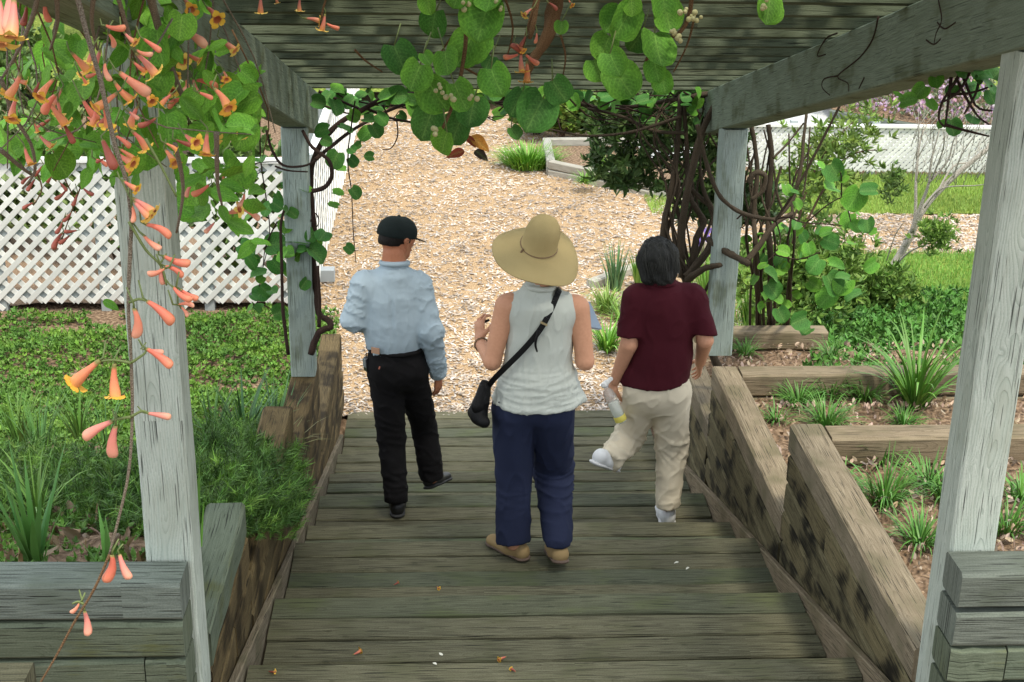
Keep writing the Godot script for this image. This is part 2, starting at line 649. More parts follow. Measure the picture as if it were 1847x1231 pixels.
# a run of stacked timbers along z (side wall) or x (front wall, bed edging), each timber a piece of its own
func stack(owner_: Node3D, a: Vector3, b: Vector3, courses: int, h: float, w: float, materials: Array, joints := []) -> void:
	for c in courses:
		var y := a.y - h * (c + 0.5)
		var cuts := [0.0]
		if c < joints.size(): cuts.append_array(joints[c])
		cuts.append(1.0)
		for k in cuts.size() - 1:
			var p := a.lerp(b, cuts[k])
			var q := a.lerp(b, cuts[k + 1])
			p.y = y
			q.y = y
			var dir := (q - p).normalized()
			var sidew := dir.cross(Vector3.UP) * rnd(-0.004, 0.004) if c > 0 else Vector3.ZERO
			obj("timber", board(p.distance_to(q) - 0.005, h - 0.011, w, tone(0.14, 0.03), 0.011, 5, 0.0035, Vector2(0.21 + a.z * 0.5 + cuts[k] * 0.7, 0.13 - c * h / 0.42) if courses > 3 and c > 0 else Vector2(-9, 0)), materials[mini(c, materials.size() - 1)], owner_, along(p + sidew, q + sidew))


func build_walls() -> void:
	var w := 0.15
	var r := thing("timber_wall", "stained dark timber wall stepping down the right side of the steps", "retaining wall")
	for s in [[-4.08, -5.92, 1.81, 6], [-5.93, -7.8, 1.34, 5], [-7.81, -9.55, 0.96, 6]]:
		stack(r, Vector3(XR + w / 2, s[2], s[0]), Vector3(XR + w / 2, s[2], s[1]), s[3], 0.15, w, [mats.timber, mats.stained, mats.stained, mats.stained], [[], [0.62], [], [0.35], []])
	var l := thing("timber_wall", "brown streaked timber wall stepping down the left side of the steps, partly under a juniper", "retaining wall")
	for s in [[-4.08, -5.0, 1.91, 6], [-5.01, -6.75, 1.55, 5], [-6.76, -8.22, 1.2, 6], [-8.23, -10.15, 0.66, 4]]:
		stack(l, Vector3(XL - w / 2, s[2], s[0]), Vector3(XL - w / 2, s[2], s[1]), s[3], 0.15, w, [mats.silver_green if s[0] > -5 else mats.streaked, mats.streaked, mats.streaked, mats.streaked], [[], [], [0.55], []])
	var fr := thing("timber_wall", "low grey timber wall across the bottom right corner, in front of the post", "retaining wall")
	stack(fr, Vector3(1.585, 2.29, -3.82), Vector3(4.4, 2.29, -3.82), 6, 0.135, 0.15, [mats.silver, mats.silver, mats.silver_green], [[], [], [0.065, 0.6], [0.4]])
	var fl := thing("timber_wall", "low grey timber wall across the bottom left corner, in front of the post", "retaining wall")
	stack(fl, Vector3(-3.6, 2.29, -3.82), Vector3(-0.785, 2.29, -3.82), 6, 0.135, 0.15, [mats.silver, mats.silver_green, mats.silver_green], [[], [0.3], [0.955], [0.5]])
	tag(obj("wooden_sleeper", board(1.4, 0.1, 0.3, Color(1, 0.97, 0.9), 0.008, 3), mats.deck, self, Transform3D(Basis(), at(-45, 1222, -3.3) + Vector3(-0.55, -0.02, 0.12))), "short pale sleeper end in the bottom left corner below the grey wall", "sleeper")
	# timbers that hold the soil of the terraced right bed
	for t in [[1.81, -5.845, 1.752, 5.2, "brown edging timber across the right bed, nearest and highest of three"], [1.34, -7.725, 1.752, 5.6, "brown edging timber across the right bed, middle of three, ending behind tall grass"], [0.95, -9.47, 1.6, 2.75, "short grey edging timber beyond the right rear post, lowest of three"]]:
		var o := thing("edging_timber", t[4], "edging timber", Vector3.ZERO, "timbers edging the terraced bed")
		stack(o, Vector3(t[2], t[0], t[1]), Vector3(t[3], t[0], t[1]), 2, 0.15, 0.15, [mats.timber, mats.timber])
	for t in [[1.66, -4.0, -5.78], [1.18, -5.9, -7.66], [0.8, -7.8, -9.42]]:
		var hh: float = t[0]
		var soil := func(x: float, z: float) -> float: return hh + 0.035 * nz.get_noise_2d(x * 90, z * 90)
		tag(obj("planter_soil", sheet(XR + 0.13, 5.4, t[2], t[1], 0.07, soil), mats.soil, self), "", "", "", "structure")
	var lb := func(x: float, z: float) -> float: return left_bank(x, z) + 0.03 * nz.get_noise_2d(x * 120, z * 120)
	tag(obj("bank_soil", sheet(-6.0, XL - 0.12, -11.3, -3.86, 0.09, lb), mats.soil, self), "", "", "", "structure")


func roof_y(z: float) -> float:    # top of the side beams, which slope down with the steps
	return 3.876 + 0.278 * (z + 4.778)


func build_pergola() -> void:
	var p := thing("pergola", "pale grey green wooden pergola sloping down over the steps", "pergola")
	var pw := 0.145
	var spots := [[XL - pw / 2, -3.97, 1.75], [XR + pw / 2, -3.97, 1.7], [XL - pw / 2, -8.05, 1.2], [XR + pw / 2, -8.02, 1.34]]
	for s in spots:
		var top: float = roof_y(s[1]) - 0.25
		var a := Vector3(s[0], s[2], s[1])
		var b := Vector3(s[0], top, s[1])
		obj("post", board(b.y - a.y, pw, pw, Color(0.95, 0.95, 0.95), 0.008, 8, 0.0015), mats.paint if s[1] > -6 else mats.paint_worn, p, along(a, b, Vector3.RIGHT if s[0] < 0 else Vector3.BACK))
	for x in [XL - pw / 2 + 0.004, XR + pw / 2 - 0.004]:
		var a := Vector3(x, roof_y(-1.9) - 0.132, -1.9)
		var b := Vector3(x, roof_y(-8.72) - 0.132, -8.72)
		obj("beam", board(a.distance_to(b), 0.25, 0.15, Color(0.92, 0.92, 0.92), 0.006, 10, 0.002), mats.beam, p, along(a, b))
	var z := -2.1
	var i := 0
	while z > -8.75:
		var hgt := 0.145
		obj("rafter", board(3.1 + rnd(-0.03, 0.03), hgt, 0.045, tone(0.22, 0.03), 0.003, 4, 0.003), mats.rafter, p, Transform3D(Basis(Vector3.UP, rnd(-0.003, 0.003)) * Basis(Vector3.RIGHT, -0.271), Vector3((XL + XR) / 2 + rnd(-0.02, 0.02), roof_y(z) + hgt / 2 + 0.003 + rnd(0, 0.007), z)))
		z -= 0.325 + rnd(-0.02, 0.02)
		i += 1


func lattice(called: String, label: String, a: Vector3, b: Vector3, h: float, pitch: float, wd: float, as_stuff := false) -> Node3D:
	var f := thing(called, label, "lattice fence")
	var dir := (b - a).normalized()
	var L := a.distance_to(b)
	var nrm := dir.cross(Vector3.UP)
	var one := SurfaceTool.new()
	one.begin(Mesh.PRIMITIVE_TRIANGLES)
	var y0 := a.y + 0.06
	var shared := {}
	for lay in 2:
		var sg := 1 if lay == 0 else -1
		var k := -h
		while k < L + h:
			# slat from (k,0) going up at 45 degrees, clipped to the panel
			var s0 := k
			var s1 := k + h * sg
			var t0 := 0.0
			var t1 := 1.0
			var lo := minf(s0, s1)
			var hi := maxf(s0, s1)
			if hi > 0.05 and lo < L - 0.05:
				if s1 > s0:
					t0 = clampf((0 - s0) / h, 0, 1)
					t1 = clampf((L - s0) / h, 0, 1)
				else:
					t0 = clampf((s0 - L) / h, 0, 1)
					t1 = clampf(s0 / h, 0, 1)
				var p := a + dir * lerpf(s0, s1, t0) + Vector3(0, 0.06 + h * t0, 0) + nrm * (0.005 * (1 - 2 * lay))
				var q := a + dir * lerpf(s0, s1, t1) + Vector3(0, 0.06 + h * t1, 0) + nrm * (0.005 * (1 - 2 * lay))
				var len := p.distance_to(q)
				if len > 0.06:
					var xf := Transform3D(Basis((q - p).normalized(), nrm.cross((q - p).normalized()), nrm), (p + q) / 2)
					var key := snappedf(len, 0.02)
					var tn := rng.randi() % 3
					key = key * 10.0 + tn
					if not shared.has(key):
						var g: float = [0.95, 0.86, 0.78][tn]
						shared[key] = board(snappedf(len, 0.02), wd * (0.96 + 0.03 * tn), 0.009, Color(g, g, g * 0.97), 0.001, 1, 0.0012)
					if as_stuff: one.append_from(shared[key], 0, xf)
					else: obj("slat", shared[key], mats.white, f, xf)
			k += pitch * 1.41421
	if as_stuff:
		var o := obj("lattice_slats", one.commit(), mats.white, f)
		o.set_meta("kind", "stuff")
	var n := int(ceil(L / 1.25))
	for i in n + 1:
		var pp := a + dir * (L * i / n) - nrm * 0.06
		obj("post", board(h + 0.3, 0.09, 0.09, Color(0.8, 0.85, 0.85), 0.004, 1), mats.fence_grey, f, Transform3D(Basis(Vector3.UP, Vector3.RIGHT, Vector3.FORWARD), pp + Vector3(0, h / 2 - 0.02, 0)))
	for y in [0.10, h * 0.52, h - 0.02]:
		obj("rail", board(L, 0.07, 0.035, Color(0.8, 0.85, 0.85), 0.003, 1), mats.fence_grey, f, along(a + Vector3(0, y + 0.03, 0) - nrm * 0.034, b + Vector3(0, y + 0.03, 0) - nrm * 0.034))
	obj("cap_rail", board(L + 0.06, 0.04, 0.08, Color(0.95, 0.95, 0.95), 0.004, 1), mats.white, f, along(a + Vector3(0, h + 0.08, 0), b + Vector3(0, h + 0.08, 0)))
	return f


func build_fences() -> void:
	lattice("lattice_fence", "white diagonal lattice fence behind the left bed, seen behind the orange flowers", Vector3(-5.0, 0.0, -12.55), Vector3(-1.22, 0, -12.55), 1.32, 0.104, 0.047)
	lattice("lattice_fence", "white lattice fence running away from us along the left edge of the chip path", Vector3(-1.2, 0.0, -12.7), Vector3(-1.2, 0, -20.5), 1.32, 0.21, 0.036)
	lattice("lattice_fence", "low white fine lattice fence beyond the lawn on the right", Vector3(3.4, 0.0, -17.6), Vector3(8.6, 0, -17.45), 0.56, 0.055, 0.038, true)
	var foot := at(590, 487, -13.3)
	foot.y = 0.02
	tag(obj("paving_block", board(0.14, 0.13, 0.12, Color(0.8, 0.85, 0.9), 0.008, 1), mats.fence_grey, self, Transform3D(Basis(), foot + Vector3(0, 0.06, 0))), "small blue grey block at the edge of the chip path left of the man", "block")
	# raised bed far up the path
	var bed := thing("raised_bed", "angular raised bed edged with pale timbers beyond the people", "raised bed")
	var c := [Vector3(3.9, 0.2, -18.75), Vector3(1.39, 0.2, -18.75), Vector3(1.36, 0.2, -17.5), Vector3(2.5, 0.2, -16.5), Vector3(4.2, 0.2, -16.3)]
	for i in c.size() - 1:
		stack(bed, c[i], c[i + 1], 2, 0.11, 0.11, [mats.pale_timber, mats.pale_timber])
	var s := func(_x: float, _z: float) -> float: return 0.1 + 0.02 * nz.get_noise_2d(_x * 70, _z * 70)
	tag(obj("bed_soil", sheet(1.45, 3.9, -18.7, -17.4, 0.15, s), mats.soil, self), "", "", "", "structure")
	tag(obj("bed_soil", sheet(2.45, 3.9, -17.4, -16.5, 0.15, s), mats.soil, self), "", "", "", "structure")
	# low white kerb behind the daffodil leaves
	var e := thing("path_edging", "low pale timber edging the chip path behind the daffodil leaves", "edging timber")
	stack(e, on_y(1065, 505, 0.1), on_y(1200, 455, 0.1), 1, 0.11, 0.1, [mats.pale_timber])
	stack(e, on_y(1200, 455, 0.1), on_y(1345, 430, 0.1), 1, 0.11, 0.1, [mats.timber])
	# pale concrete ramp and dark timber beyond the far fence
	var ramp := SurfaceTool.new()
	ramp.begin(Mesh.PRIMITIVE_TRIANGLES)
	tag(obj("pavement", sheet(2.6, 12, -21.3, -17.9, 0.5, func(_x: float, z: float) -> float: return 0.12 - 0.03 * (z + 17.9)), mats.concrete, self), "pale concrete drive beyond the far fence", "", "", "structure")
	var e0 := on_y(1500, 197, 0.32)
	var e1 := on_y(1830, 252, 0.32)
	var k := thing("edging_timber", "long grey timber edging the pink flower bank at the top right", "edging timber")
	stack(k, e0, e1, 2, 0.15, 0.14, [mats.silver])
	var bank := SurfaceTool.new()
	bank.begin(Mesh.PRIMITIVE_TRIANGLES)
	for i in 8:
		var p := e0.lerp(e1, i / 8.0)
		var q := e0.lerp(e1, (i + 1) / 8.0)
		quad(bank, p, p + Vector3(0.2, 0.7, -4), q + Vector3(0.2, 0.7, -4), q)
	bank.generate_normals()
	tag(obj("flower_bank", bank.commit(), mats.soil, self), "bank of soil behind the grey timber", "", "", "structure")
	var hill := func(x: float, z: float) -> float: return 0.28 + 0.16 * (-21.4 - z) + 0.05 * nz.get_noise_2d(x * 30, z * 30) if z < -21.2 else 0.2
	tag(obj("hill", sheet(-14, 18, -52, -21.35, 0.5, hill), mats.turf, self), "rising bank beyond the path", "", "", "structure")


# ---------------------------------------------------------------- plants
func leaf_blade(l: float, w: float, droop: float, segs := 4, col := Color.WHITE, st: SurfaceTool = null, xf := Transform3D()) -> ArrayMesh:
	var own := st == null
	if own:
		st = SurfaceTool.new()
		st.begin(Mesh.PRIMITIVE_TRIANGLES)
	st.set_smooth_group(-1 if own else 0)
	st.set_color(col)
	var pts := []
	var a := 0.0
	var p := Vector3.ZERO
	for i in segs + 1:
		var t := float(i) / segs
		var ww := w * 0.5 * (1.0 - pow(t, 2.2)) + 0.0004
		pts.append([p + Vector3(-ww, 0, 0), p + Vector3(0, 0, -ww * 0.35), p + Vector3(ww, 0, 0)])
		a += droop / segs * (0.4 + 1.2 * t)
		p += Vector3(0, cos(a), sin(a)) * l / segs
	for i in segs:
		for k in 2:
			quad(st, xf * pts[i][k], xf * pts[i + 1][k], xf * pts[i + 1][k + 1], xf * pts[i][k + 1])
	if own:
		st.generate_normals()
		return st.commit()
	return null


func tuft(n: int, l: float, w: float, droop: float, spread: float, base: Color, segs := 4) -> ArrayMesh:
	var st := SurfaceTool.new()
	st.begin(Mesh.PRIMITIVE_TRIANGLES)
	for i in n:
		var b := Basis(Vector3.UP, rnd(0, TAU)) * Basis(Vector3.RIGHT, rnd(0.02, spread))
		var r := rnd(0, 0.05) * sqrt(n / 40.0)
		var o := b * Vector3(0, 0, r)
		leaf_blade(l * rnd(0.55, 1.1), w * rnd(0.7, 1.2), droop * rnd(0.3, 1.5), segs, tone_around(base, 0.3), st, Transform3D(b, Vector3(o.x, 0, o.z)))
	st.index()
	st.generate_normals()
	return st.commit()


# a single leaf in the xy plane, stalk at the origin, tip at y = 1
func leaf_mesh(shape: String, col: Color, edge := Color(-1, 0, 0), rows := 9) -> ArrayMesh:
	var st := SurfaceTool.new()
	st.begin(Mesh.PRIMITIVE_TRIANGLES)
	st.set_smooth_group(0)
	var grid := []
	var cup := rnd(0.05, 0.6)
	var bend := rnd(-0.15, 0.6)
	var wob := rnd(0, TAU)
	for i in rows + 1:
		var t := float(i) / rows
		var w := 0.0
		var y := t
		match shape:
			"round":
				w = 0.54 * pow(maxf(1.0 - pow(absf(2 * t - 0.92) / 1.08, 2.3), 0.0), 0.5)
			"oblong":
				w = 0.26 * pow(sin(PI * pow(clampf(t, 0.02, 1.0), 0.72)), 0.75)
			"lance":
				w = 0.15 * sin(PI * pow(t, 0.8))
		var row := []
		for k in 5:
			var s := (k - 2) / 2.0
			var yy := y - (0.07 * absf(s) * (1 - t) * 2 if shape == "round" and t < 0.5 else 0.0)
			var z := cup * absf(s) * w + bend * t * t * -0.6 + 0.03 * sin(t * 9 + s * 4 + wob) * absf(s)
			row.append(Vector3(s * w * (1.0 + 0.05 * sin(t * 5 + wob + s)), yy, z + 0.015 * sin(t * 20 + absf(s) * 5.0) * absf(s)))
		grid.append(row)
	for i in rows:
		for k in 4:
			var q := [[i, k], [i, k + 1], [i + 1, k + 1], [i + 1, k]]
			for e in [0, 1, 2, 0, 2, 3]:
				var g = q[e]
				var s := absf(g[1] - 2) / 2.0
				var c := col
				if edge.r >= 0: c = col.lerp(edge, s * s * 0.6)
				if g[1] == 2: c = c.lerp(Color(0.3, 0.42, 0.16), 0.22)
				st.set_color(c)
				st.set_uv(Vector2(g[1] / 4.0, float(g[0]) / rows))
				st.add_vertex(grid[g[0]][g[1]])
	return done(st)


func leaf_xf(pos: Vector3, tip: Vector3, normal: Vector3, size: float) -> Transform3D:
	var y := tip.normalized()
	var z := (normal - y * normal.dot(y)).normalized()
	return Transform3D(Basis(y.cross(z), y, z).scaled(Vector3.ONE * size), pos)


func random_dir() -> Vector3:
	return Vector3(rnd(-1, 1), rnd(-1, 1), rnd(-1, 1)).normalized()


func spray_mesh(n: int, l: float, w: float, col: Color, fan := 1.0) -> ArrayMesh:   # a juniper branchlet
	var st := SurfaceTool.new()
	st.begin(Mesh.PRIMITIVE_TRIANGLES)
	for i in n:
		var t := (i + 1.0) / n
		var b := Basis.from_euler(Vector3(rnd(0.3, 1.0) * fan, rnd(0, TAU), 0))
		leaf_blade(l * rnd(0.25, 0.5), w, 0.2, 1, tone_around(col, 0.35), st, Transform3D(b, Vector3(rnd(-0.01, 0.01), t * l * 0.8, 0)))
	st.generate_normals()
	return st.commit()


func rosette(n: int, shape: String, l: float, col: Color, tilt0: float, tilt1: float, stalk := 0.0) -> ArrayMesh:
	var st := SurfaceTool.new()
	st.begin(Mesh.PRIMITIVE_TRIANGLES)
	for i in n:
		var m := leaf_mesh(shape, tone_around(col, 0.25), Color(-1, 0, 0), 3)
		var b := Basis(Vector3.UP, TAU * (i + rnd(-0.3, 0.3)) / n) * Basis(Vector3.RIGHT, rnd(tilt0, tilt1))
		st.append_from(m, 0, Transform3D(b.scaled(Vector3.ONE * l * rnd(0.7, 1.1)), Vector3(0, stalk * rnd(0.3, 1), 0)))
	return st.commit()


func scatter_in(n: int, f: Callable, col: Color, v := 0.2, smin := 0.7, smax := 1.3, lean := 0.4) -> Array:
	var xs := []
	var cs := []
	for i in n:
		var p = f.call()
		if p == null: continue
		xs.append(Transform3D(Basis.from_euler(Vector3(rnd(-lean, lean), rnd(0, TAU), rnd(-lean, lean))).scaled_local(Vector3.ONE * rnd(smin, smax)), p))
		cs.append(tone_around(col, v))
	return [xs, cs]


func blob(c: Vector3, r: Vector3, lumps: int) -> Callable:   # points near the surface of a few overlapping lumps
	var cc := []
	for i in lumps:
		var d := random_dir()
		cc.append([c + d * r * rnd(0.2, 0.7), r * rnd(0.35, 0.62)])
	return func():
		var k = cc[rng.randi() % cc.size()]
		return k[0] + random_dir() * k[1] * pow(rng.randf(), 0.35)


func shrub(called: String, label: String, category: String, base: Vector3, r: Vector3, n: int, m: ArrayMesh, col: Color, stems := 4, group := "", lumps := 9) -> Node3D:
	var s := thing(called, label, category, Vector3.ZERO, group)
	var c := base + Vector3(0, r.y * 0.95, 0)
	for i in stems:
		var e := c + random_dir() * r * 0.55
		obj("stem", done(tube(smooth_path([base + Vector3(rnd(-0.05, 0.05), -0.05, rnd(-0.05, 0.05)), (base + e) / 2 + random_dir() * 0.06, e], 3), 0.018, 0.006, 5)), mats.bark, s)
	var g = scatter_in(n, blob(c, r, lumps), col, 0.3, 0.7, 1.3, 1.4)
	multi("foliage", m, mats.leaf, s, g[0], g[1])
	return s


func build_plants() -> void:
	var small := rosette(5, "oblong", 0.055, Color(0.95, 0.95, 0.95), 0.5, 1.2, 0.02)
	var frond := rosette(6, "lance", 0.085, Color(0.95, 0.95, 0.95), 0.4, 1.3, 0.02)
	var broad := rosette(6, "oblong", 0.11, Color(0.95, 0.95, 0.95), 0.4, 1.3, 0.03)
	var tiny := spray_mesh(26, 0.15, 0.006, Color(0.95, 0.95, 0.95), 1.0)
	# left bank: bright low cover by the fence, junipers nearer
	var far_left := func():
		var z := rnd(-12.35, -7.8)
		var x := rnd(-4.6, -0.95)
		if z > -9.4 and nz.get_noise_2d(x * 40, z * 40) * 1.2 + rnd(-0.2, 0.2) > (-z - 8.3) * 0.8: return null
		if z < -11.9 and x < -2.6 and nz.get_noise_2d(x * 30, z * 30) > 0.1: return null
		return Vector3(x, left_bank(x, z) + rnd(0.0, 0.07) + 0.08 * nz.get_noise_2d(x * 22, z * 22), z)
	var g = scatter_in(22000, far_left, Color(0.15, 0.28, 0.04), 0.34, 0.42, 0.9, 0.9)
	for k in g[1].size():
		var pt: Vector3 = g[0][k].origin
		g[1][k] = g[1][k].lerp(tone_around(Color(0.09, 0.2, 0.035), 0.3), clampf(0.5 + 1.5 * nz.get_noise_2d(pt.x * 35, pt.z * 50), 0, 0.85))
	tag(multi("ground_cover", small, mats.leaf, self, g[0], g[1]), "bright green leafy ground cover between the left bed and the lattice fence")
	var jun := [[Vector3(-2.15, 0, -5.75), Vector3(1.25, 0.26, 0.95), "low dark green creeping juniper filling the left bed behind the front post", 5200], [Vector3(-1.16, 0, -6.0), Vector3(0.47, 0.2, 1.2), "dark green feathery juniper spilling over the left timber wall", 8500]]
	for j in jun:
		var c: Vector3 = j[0]
		c.y = left_bank(c.x, c.z) - 0.02
		var t := thing("juniper", j[2], "juniper", Vector3.ZERO, "")
		for i in 6:
			var e: Vector3 = c + Vector3(rnd(-0.8, 0.8) * j[1].x, 0.12, rnd(-0.8, 0.8) * j[1].z)
			obj("stem", done(tube(smooth_path([c, (c + e) / 2 + Vector3(0, 0.03, 0), e], 3), 0.014, 0.006, 5)), mats.bark, t)
		var rr: Vector3 = j[1]
		var f := func():
			var a := rnd(0, TAU)
			var d := sqrt(rng.randf())
			var x: float = c.x + cos(a) * d * rr.x
			var z: float = c.z + sin(a) * d * rr.z
			var h: float = rr.y * (1 - d * d) * (0.7 + 0.5 * nz.get_noise_2d(x * 70, z * 70))
			var base := left_bank(x, z)
			if x > -1.15: base = maxf(base, lerpf(1.8, 1.2, clampf((-z - 5.0) / 2.1, 0, 1)))
			return Vector3(x, base + h * 0.8 + rnd(-0.12, 0.02) - maxf(x + 0.8, 0.0) * 1.6, z)
		g = scatter_in(j[3], f, Color(0.075, 0.165, 0.03), 0.45, 0.4, 0.85, 1.0)
		for q in g[1].size():
			if q % 3 == 0: g[1][q] = tone_around(Color(0.15, 0.3, 0.045), 0.3)
		multi("foliage", tiny, mats.leaf, t, g[0], g[1])
	# dead leaves and small weeds on the left bed
	var dead := leaf_mesh("oblong", Color(0.95, 0.9, 0.85))
	g = scatter_in(420, func():
		var x := rnd(-3.4, -0.95)
		var z := rnd(-5.2, -3.95)
		return Vector3(x, left_bank(x, z) + 0.03, z), Color(0.24, 0.17, 0.11), 0.4, 0.03, 0.09, 1.5)
	tag(multi("leaf_litter", dead, mats.leaf, self, g[0], g[1]), "dry brown fallen leaves on the soil of the left bed")
	g = scatter_in(5200, func():
		var x := rnd(-3.6, -0.95)
		var z := rnd(-8.9, -3.95) if rng.randf() < 0.8 else rnd(-5.2, -3.95)
		if nz.get_noise_2d(x * 60, z * 60) > 0.25: return null
		return Vector3(x, left_bank(x, z) + rnd(0, 0.05) + (0.1 if z < -5.2 and z > -6.6 and rng.randf() < 0.3 else 0.0), z), Color(0.1, 0.21, 0.035), 0.4, 0.3, 0.75, 0.8)
	tag(multi("weeds", small, mats.leaf, self, g[0], g[1]), "small green weeds on the soil of the left bed")
	# blades of iris and daffodil, each clump a thing
	var clumps := [
		["iris", at(60, 985, -4.35), 16, 0.42, 0.028, 0.35, 0.35, Color(0.10, 0.24, 0.06), "iris clump with long blades in the lower left corner of the left bed"],
		["iris", at(195, 1000, -4.05), 6, 0.3, 0.03, 0.2, 0.3, Color(0.12, 0.28, 0.06), "few broad iris blades standing just left of the left front post"],
		["iris", at(352, 965, -4.5), 6, 0.36, 0.022, 0.2, 0.12, Color(0.14, 0.3, 0.05), "narrow upright iris blades in the gap right of the left front post"],
		["daffodil", at(60, 715, -6.9), 34, 0.42, 0.014, 0.45, 0.25, Color(0.10, 0.21, 0.06), "thin upright daffodil leaves at the left edge behind the juniper"],
		["daffodil", at(180, 700, -7.1), 22, 0.38, 0.013, 0.5, 0.3, Color(0.10, 0.22, 0.06), "thin daffodil leaves just left of the left front post"],
		["daffodil", at(435, 700, -7.3), 60, 0.5, 0.017, 0.7, 0.65, Color(0.07, 0.155, 0.055), "dark arching clump of daffodil leaves left of the rear left post"],
		["daffodil", at(490, 672, -7.55), 34, 0.46, 0.017, 0.5, 0.5, Color(0.075, 0.165, 0.06), "upright dark daffodil leaves against the rear left post"],
		["daffodil", at(20, 690, -8.2), 40, 0.4, 0.013, 0.5, 0.35, Color(0.12, 0.24, 0.05), "fine upright daffodil leaves at the far left of the left bed"],
		["daffodil", at(130, 665, -8.4), 36, 0.4, 0.012, 0.6, 0.4, Color(0.12, 0.25, 0.05), "daffodil leaves rising into the bright ground cover left of the front post"],
		["daffodil", at(375, 650, -8.0), 44, 0.42, 0.014, 0.7, 0.6, Color(0.09, 0.19, 0.05), "loose daffodil leaves right of the left front post, behind the juniper"],
		["grass_clump", at(60, 880, -5.0), 30, 0.3, 0.008, 0.8, 0.6, Color(0.13, 0.26, 0.05), "thin grass clump among the iris blades in the left bed"],
		["grass_clump", at(285, 900, -4.9), 26, 0.22, 0.008, 0.9, 0.8, Color(0.13, 0.25, 0.05), "small grass clump left of the front post in the left bed"],
		["grass_clump", at(500, 745, -7.2), 40, 0.34, 0.008, 1.3, 0.9, Color(0.22, 0.24, 0.09), "dry arching grass draped over the left wall in front of the rear post"],
	]
	for c in clumps:
		var b: Vector3 = c[1]
		b.y = minf(b.y, left_bank(b.x, b.z) + 0.04)
		tag(obj(c[0] + "_clump" if c[0] != "grass_clump" else c[0], tuft(c[2], c[3], c[4], c[5], c[6], c[7]), mats.leaf_shiny, self, Transform3D(Basis(), b)), c[8], "plant")
	# right terraces: lilyturf tufts, each a thing
	var tufts := [
		[1595, 905, 1.66, 0.26, 40, "bushy lilyturf tuft in the middle of the nearest right bed"],
		[1590, 835, 1.66, 0.2, 26, "small lilyturf tuft under the highest edging timber"],
		[1675, 880, 1.66, 0.22, 28, "lilyturf tuft half hidden behind the right front post's left edge"],
		[1660, 985, 1.66, 0.24, 30, "lilyturf tuft beside the right front post, nearest the wall"],
		[1815, 960, 1.66, 0.24, 30, "lilyturf tuft to the right of the right front post"],
		[1842, 900, 1.66, 0.2, 24, "lilyturf tuft at the right edge of the photo"],
		[1440, 730, 1.19, 0.22, 34, "round lilyturf tuft nearest the wall in the middle right bed"],
		[1498, 715, 1.19, 0.26, 40, "tall lilyturf tuft in the centre of the middle right bed"],
		[1490, 770, 1.19, 0.26, 44, "low spreading lilyturf tuft in front of its two neighbours in the middle right bed"],
		[1560, 720, 1.19, 0.24, 34, "lilyturf tuft touching the middle edging timber, left of the daylily"],
		[1400, 760, 1.19, 0.16, 20, "thin lilyturf tuft against the top of the right wall"],
		[1700, 900, 1.66, 0.2, 24, "low lilyturf tuft in the shade right behind the front post"],
		[1520, 880, 1.66, 0.16, 18, "thin lilyturf tuft near the outer edge of the highest wall timber"],
		[1630, 770, 1.19, 0.2, 26, "small lilyturf tuft behind the highest edging timber"],
		[1345, 640, 0.82, 0.2, 24, "lilyturf tuft at the foot of the right rear post"],
		[1500, 645, 0.82, 0.22, 26, "sparse lilyturf tuft behind the middle edging timber"],
		[1845, 560, 0.95, 0.3, 30, "lilyturf tuft beyond the right front post, farthest right"],
	]
	for t in tufts:
		var b := on_y(t[0], t[1], t[2])
		tag(obj("lilyturf_tuft", tuft(t[4] * 3, t[3] * 0.88, 0.008, 1.5, 0.85, Color(0.1, 0.24, 0.045)), mats.leaf_shiny, self, Transform3D(Basis(), b)), t[5], "plant", "lilyturf tufts in the terraced right bed")
	var big := on_y(1650, 735, 1.19)
	tag(obj("daylily_clump", tuft(80, 0.62, 0.019, 1.1, 0.6, Color(0.12, 0.27, 0.045), 6), mats.leaf_shiny, self, Transform3D(Basis(), big)), "tall arching daylily clump by the right front post, spilling over the middle edging timber", "plant")
	# litter on right beds
	g = scatter_in(7000, func():
		var k := rng.randi() % 3
		var z: float = [rnd(-5.75, -4.1), rnd(-7.62, -5.95), rnd(-9.4, -7.85)][k]
		return Vector3(rnd(1.76, 4.2), [1.69, 1.21, 0.83][k] + 0.035 * nz.get_noise_2d(0, z * 90), z), Color(0.42, 0.33, 0.27), 0.6, 0.012, 0.045, 1.2)
	tag(multi("leaf_litter", dead, mats.leaf, self, g[0], g[1]), "dry leaves and bark chips on the terraced right bed")
	# strawberry-like cover on the right
	g = scatter_in(11000, func():
		var x := rnd(2.3, 6.5)
		var z := rnd(-12.5, -7.95)
		if x < 2.3 + 0.2 * (-z - 8.0) + 0.4 * nz.get_noise_2d(z * 40, 3): return null
		return Vector3(x, lerpf(0.86, 0.05, clampf((-z - 8.0) / 4.3, 0, 1)) + rnd(0, 0.19) + 0.1 * nz.get_noise_2d(x * 25, z * 25), z), Color(0.085, 0.215, 0.035), 0.34, 0.7, 1.3, 0.8)
	tag(multi("ground_cover", small, mats.leaf, self, g[0], g[1]), "dense mid green leafy ground cover beyond the right bed")
	# light shrub by the right rear post
	shrub("azalea", "loose yellow green azalea behind the right rear post", "shrub", on_y(1430, 590, 0.5), Vector3(0.72, 0.42, 0.5), 1300, frond, Color(0.19, 0.3, 0.06), 7)
	shrub("azalea", "olive young azalea at the foot of the bare little tree", "shrub", on_y(1535, 570, 0.2), Vector3(0.62, 0.28, 0.45), 1100, frond, Color(0.18, 0.29, 0.055), 4)
